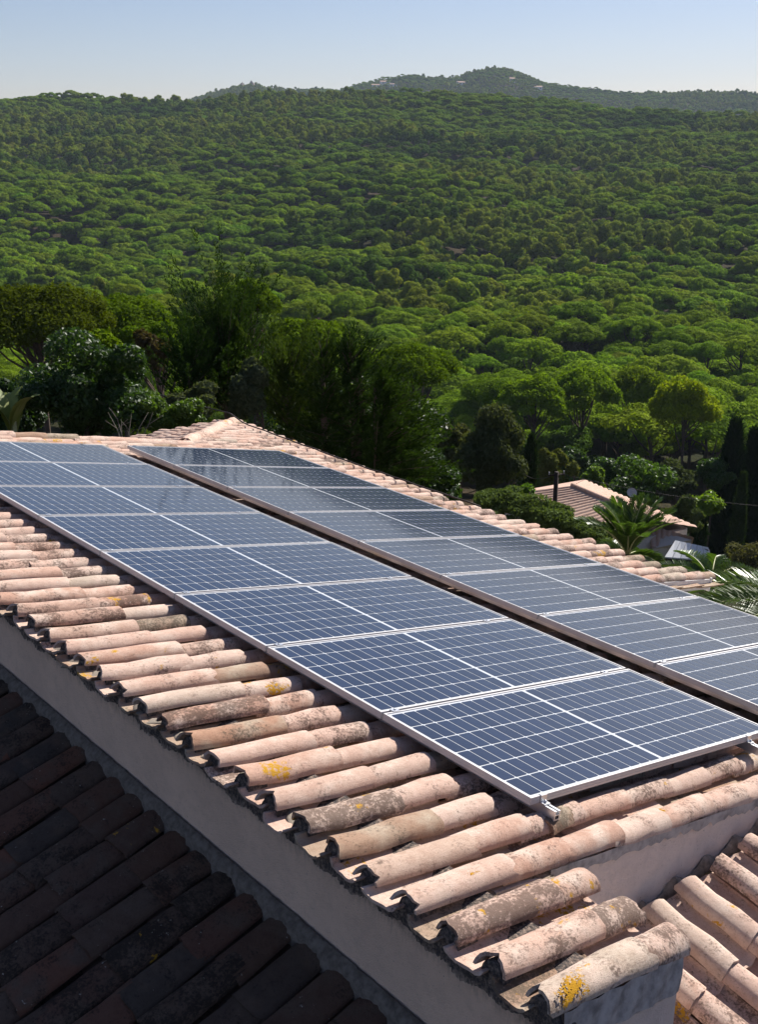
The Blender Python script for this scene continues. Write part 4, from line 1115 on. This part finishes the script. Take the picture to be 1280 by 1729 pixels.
# ------------------------------------------------------------------ neighbouring buildings and small things
M_far_tile = tile_material('neighbour_tiles', TERRA, (.55, .36, .27), (.12, .08, .06), .02, .0, .4)
M_house = plaster('neighbour_plaster', (.66, .60, .53))
def corr_roof(P0, P1, P2, P3, pitch=.24, amp=.055, th=.10):
    """corrugated sheet: P0-P1 ridge edge, P3-P2 eave edge"""
    P0, P1, P2, P3 = map(np.array, (P0, P1, P2, P3)); wdt = np.linalg.norm(P1 - P0); n = int(wdt / pitch) * 6; m = 10
    nn_ = np.cross(P3 - P0, P1 - P0); nn_ /= np.linalg.norm(nn_); nn_ *= np.sign(nn_[2]); V = []
    for j in range(m + 1):
        for i in range(n + 1):
            s_, t_ = i / n, j / m; p = (P0 * (1 - s_) + P1 * s_) * (1 - t_) + (P3 * (1 - s_) + P2 * s_) * t_
            V.append(p + nn_ * (amp * abs(math.sin(math.pi * i / 6)) + .012 * ((j % 2))))
    F = [(j*(n+1)+i, j*(n+1)+i+1, (j+1)*(n+1)+i+1, (j+1)*(n+1)+i) for j in range(m) for i in range(n)]
    return V, F
def onz(px, py, z):
    v_ = ray(px, py); return CAM + v_ * ((z - CAM[2]) / v_[2])
A = onz(990, 831, -12.0); B = onz(1085, 872, -12.0); C_ = onz(886, 828, -13.1); D_ = onz(1064, 908, -13.1)
ax_ = (B - A); ax_[2] = 0; ax_ /= np.linalg.norm(ax_); pr = np.array([ax_[1], -ax_[0], 0]); 
if pr @ (D_ - B) < 0: pr = -pr
wd = 2.6; Lr = np.linalg.norm(B - A)
nb_ = empty('neighbour_house', (A[0], A[1], gz(A))); tag(nb_, 'neighbouring house with a low pink tiled roof behind the palm', 'house'); no = -Vector(nb_.location)
B2 = B + ax_ * .5
E0 = A - ax_ * 3.4 + pr * wd + np.array([0, 0, -.75]); E1 = B2 + pr * wd + np.array([0, 0, -.75]); A0 = A - ax_ * 1.0
for q, (p0, p1, p2, p3, lab) in enumerate(((A0, B2, E1, E0, 'sunlit slope of the neighbouring roof'), (A0, B2, B2 - pr * wd - np.array([0, 0, .75]), E0 - 2 * pr * wd, None))):
    V_, F_ = corr_roof(p0, p1, p2, p3); mb = MB(); mb.add(V_, F_, True); o = mb.build('roof', M_far_tile, nb_, no)
    if lab: o['label'] = lab
mb = MB(); mb.add([A0 + np.array([0, 0, .02]), E0 + np.array([0, 0, .02]), E0 - 2 * pr * wd + np.array([0, 0, .02])], [(0, 1, 2)]); mb.build('roof', M_far_tile, nb_, no)['label'] = 'hipped end of the neighbouring roof'
K0 = E0 - pr * .35 + ax_ * .4; K1 = E1 - pr * .35 - ax_ * .3; K2 = K1 - pr * (2 * wd - .7); K3 = K0 - pr * (2 * wd - .7); zb = gz(A) - 1.5
for q, (a, b) in enumerate(((K0, K1), (K1, K2), (K2, K3), (K3, K0))):
    mb = MB(); a_, b_ = np.array(a), np.array(b); t_ = np.array([-(b_ - a_)[1], (b_ - a_)[0], 0]); t_ = t_ / np.linalg.norm(t_) * .1
    vs = []
    for z in (zb, a_[2] - .08):
        for p in (a_ - t_, b_ - t_, b_ + t_, a_ + t_): vs.append((p[0], p[1], z))
    mb.add(vs, [(3,2,1,0), (4,5,6,7), (0,1,5,4), (1,2,6,5), (2,3,7,6), (3,0,4,7)]); mb.build('wall', M_house, nb_, no)
mb = MB(); mb.tube([tuple(A0 + np.array([0, 0, .06])), tuple(B2 + np.array([0, 0, .06]))], .11, 8); mb.build('ridge_cap', M_far_tile, nb_, no)
# second, smaller roof and the white sheet roof below it
A = onz(1098, 888, -12.6); B = onz(1172, 908, -12.6); C_ = onz(1168, 922, -13.2); D_ = onz(1100, 925, -13.2)
ou = empty('outbuilding', (A[0], A[1], gz(A))); tag(ou, 'small tiled outbuilding above the white sheet roof', 'building'); no = -Vector(ou.location)
V_, F_ = corr_roof(A, B, C_, D_); mb = MB(); mb.add(V_, F_, True); mb.build('roof', M_far_tile, ou, no)
mb = MB(); c_ = (A + B + C_ + D_) / 4; q_ = [c_ + (p - c_) * .9 for p in (A, B, C_, D_)]
mb.add([(*p[:2], gz(A) - 2) for p in q_] + [(*p[:2], p[2] - .08) for p in q_], [(0,1,5,4), (1,2,6,5), (2,3,7,6), (3,0,4,7), (4,5,6,7)]); mb.build('wall', M_house, ou, no)
A = onz(1140, 914, -10.0); B = onz(1196, 926, -10.0); C_ = onz(1204, 948, -10.35); D_ = onz(1122, 942, -10.35)
cp = empty('carport', (A[0], A[1], gz(A))); tag(cp, 'carport with a white ribbed metal roof between the palms', 'carport'); no = -Vector(cp.location)
for q in range(6):
    s0, s1 = q / 6 + .006, (q + 1) / 6 - .006; mb = MB()
    a_, b_, c_, d_ = A + (B - A) * s0, A + (B - A) * s1, D_ + (C_ - D_) * s1, D_ + (C_ - D_) * s0; up_ = np.array([0, 0, .04])
    mb.add([a_, b_, c_, d_, a_ + up_, b_ + up_, c_ + up_, d_ + up_], [(3,2,1,0), (4,5,6,7), (0,1,5,4), (1,2,6,5), (2,3,7,6), (3,0,4,7)]); mb.build('roof_sheet', M_white, cp, no)
mb = MB()
for p, q in ((A, B), (D_, C_), ((A + D_) / 2, (B + C_) / 2)): mb.tube([tuple(p - [0, 0, .05]), tuple(q - [0, 0, .05])], .045, 5)
mb.build('beam', M_wood, cp, no)
for p in (A, B, C_, D_):
    mb = MB(); mb.tube([(p[0], p[1], gz(p) - .3), (p[0], p[1], p[2] - .05)], .06, 6); mb.build('post', M_wood, cp, no)
# satellite dish on its mast
c = at(1067, 832, 40); e = plant('satellite_dish', 'round grey satellite dish on a thin mast above the palm', 'satellite dish', c); k = Vector(c) - e.location
mb = MB(); vs = []; nR, nT = 5, 20
for j in range(nR + 1):
    for i in range(nT):
        t_ = 2 * math.pi * i / nT; q = .185 * j / nR; vs.append((q * math.cos(t_), q * math.sin(t_), .9 * q * q))
fs = [(j*nT+i, j*nT+(i+1) % nT, (j+1)*nT+(i+1) % nT, (j+1)*nT+i) for j in range(nR) for i in range(nT)]
mb.add(vs, fs, True); mb.add([(x, y, z - .006) for x, y, z in vs], [tuple(reversed(f)) for f in fs], True)
face = (Vector(CAM) - Vector(c)).normalized() + Vector((.2, -.1, .35))
o = mb.build('dish', M_dish, e, tuple(k)); o.rotation_euler = face.to_track_quat('Z', 'Y').to_euler()
mb = MB(); mb.tube([(0, -.16, .01), (0, -.05, .22)], .008, 5); mb.box((-.02, -.07, .20), (.02, -.03, .26)); o2 = mb.build('feed_arm', M_dish, e, tuple(k)); o2.rotation_euler = o.rotation_euler
mb = MB(); mb.tube([(k[0] - .02, k[1] + .03, 0), (k[0] - .02, k[1] + .03, k[2])], .022, 6); mb.build('mast', M_wood, e)
# wooden post with a bracket and lamp-like insulator
c = at(940, 797, 29); b_ = at(940, 862, 29); e = plant('wooden_post', 'dark wooden post standing in front of the neighbouring roof', 'post', c)
mb = MB(); mb.tube([(0, 0, -.3), (0, 0, c[2] - e.location.z)], [.075, .06], 8); mb.build('post', M_wood, e)
mb = MB(); mb.tube([(-.22, .1, c[2] - e.location.z - .08), (.22, -.1, c[2] - e.location.z - .08)], .022, 6); mb.build('cross_arm', M_wood, e)
for sg in (-1, 1):
    mb = MB(); z = c[2] - e.location.z - .06; mb.tube([(sg * .2, -sg * .09, z), (sg * .2, -sg * .09, z + .08)], [.022, .014], 6); mb.build('insulator', M_dish, e)
# overhead wires
W = [(at(940, 799, 29), at(1420, 860, 36), 'thin overhead wire running right from the wooden post'), (at(940, 799, 29), at(880, 795, 44), 'short overhead wire from the wooden post towards the small cypress'), (at(1120, 950, 30), at(1420, 1005, 34), 'low thin wire crossing in front of the cypresses')]
for a, b, lab in W:
    pts_ = [a + (b - a) * t_ - np.array([0, 0, 1.0]) * .5 * 4 * t_ * (1 - t_) * .5 for t_ in np.linspace(0, 1, 12)]
    mb = MB(); mb.tube([tuple(p) for p in pts_], .007, 4); tag(mb.build('overhead_wire', M_black), lab, 'wire')

# ------------------------------------------------------------------ far things on the skyline
M_rock = simple('outcrop_rock', (.33, .26, .22), .95, var=.4, scale=.3, bumpd=.8)
def far_house(px, py, wpx, hpx, label):
    r = hit_r(px, py + 2); c = at(px, py, r); k = FPX / r; W_ = wpx / k; H_ = hpx / k; z0 = gz(c)
    e = empty('hilltop_house', (c[0], c[1], z0), -YAW + .3); tag(e, label, 'house', 'houses on the far hill'); b = c[2] - z0
    mb = MB(); mb.box((-W_ / 2, -4, -3), (W_ / 2, 4, b + H_ / 2)); mb.build('wall', M_white if H_ < 14 else M_house, e)
    z = b + H_ / 2; mb = MB(); mb.add([(-W_/2-.6, -4.6, z), (W_/2+.6, -4.6, z), (W_/2+.6, 4.6, z), (-W_/2-.6, 4.6, z), (-W_/2-.6, 0, z+2), (W_/2+.6, 0, z+2)], [(0,1,5,4), (2,3,4,5), (0,4,3), (1,2,5), (3,2,1,0)]); mb.build('roof', M_far_tile, e)
    for q in range(2):
        mb = MB(); x0 = -W_ / 4 + q * W_ / 2; mb.box((x0 - 1, -4.05, z - 3.2), (x0 + 1, -4.005, z - 1.2)); mb.build('window', M_wood, e)
for a in ((634, 148, 14, 6, 'white house at the left end of the far hill'), (650, 143, 16, 7, 'long pale house cluster on the far hill ridge'), (663, 146, 12, 5, 'small white house right of the long pale one on the far hill'),
          (779, 143, 12, 5, 'white house below the left shoulder of the far hilltop'), (864, 136, 9, 4, 'tiny white house right below the far hilltop'), (908, 150, 13, 4, 'white house on the right flank of the far hill')): far_house(*a)
c = at(428, 149, 2270); me = None; g = np.random.default_rng(2); mb = MB()
for q in range(7):
    V_ = np.array(LUMPS[q % 4].vertices[0].co[:])
    base = np.array([v_.co[:] for v_ in LUMPS[q % 4].vertices]) * np.array([g.uniform(5, 9), g.uniform(5, 9), g.uniform(6, 11)]) + np.array([g.normal(0, 7), g.normal(0, 7), g.normal(-3, 2)])
    mb.add(base, [tuple(p.vertices) for p in LUMPS[q % 4].polygons])
tag(mb.build('rock_outcrop', M_rock, None, tuple(c)), 'bare rock outcrop on the skyline left of centre', 'rock')
e = empty('radio_mast', tuple(at(855, 121, 2300)), 0); tag(e, 'tiny mast on top of the far hill', 'mast'); mb = MB(); mb.tube([(0, 0, -8), (0, 0, 4)], [.5, .3], 5); mb.build('pole', M_dish, e)

# ------------------------------------------------------------------ haze
hm = bpy.data.materials.new('haze'); hm.use_nodes = True; t = hm.node_tree; t.nodes.clear()
ou_ = t.nodes.new('ShaderNodeOutputMaterial'); pv = t.nodes.new('ShaderNodeVolumePrincipled')
pv.inputs['Color'].default_value = (.70, .83, 1.0, 1); pv.inputs['Density'].default_value = 0.00009; pv.inputs['Anisotropy'].default_value = 0.0
t.links.new(pv.outputs[0], ou_.inputs['Volume'])
mb = MB(); mb.box((CAM[0] - 3500, CAM[1] - 3500, -75), (CAM[0] + 3500, CAM[1] + 3500, 230)); hz = mb.build('haze', hm); tag(hz, 'thin blue haze over the far hills', 'haze', kind='stuff')
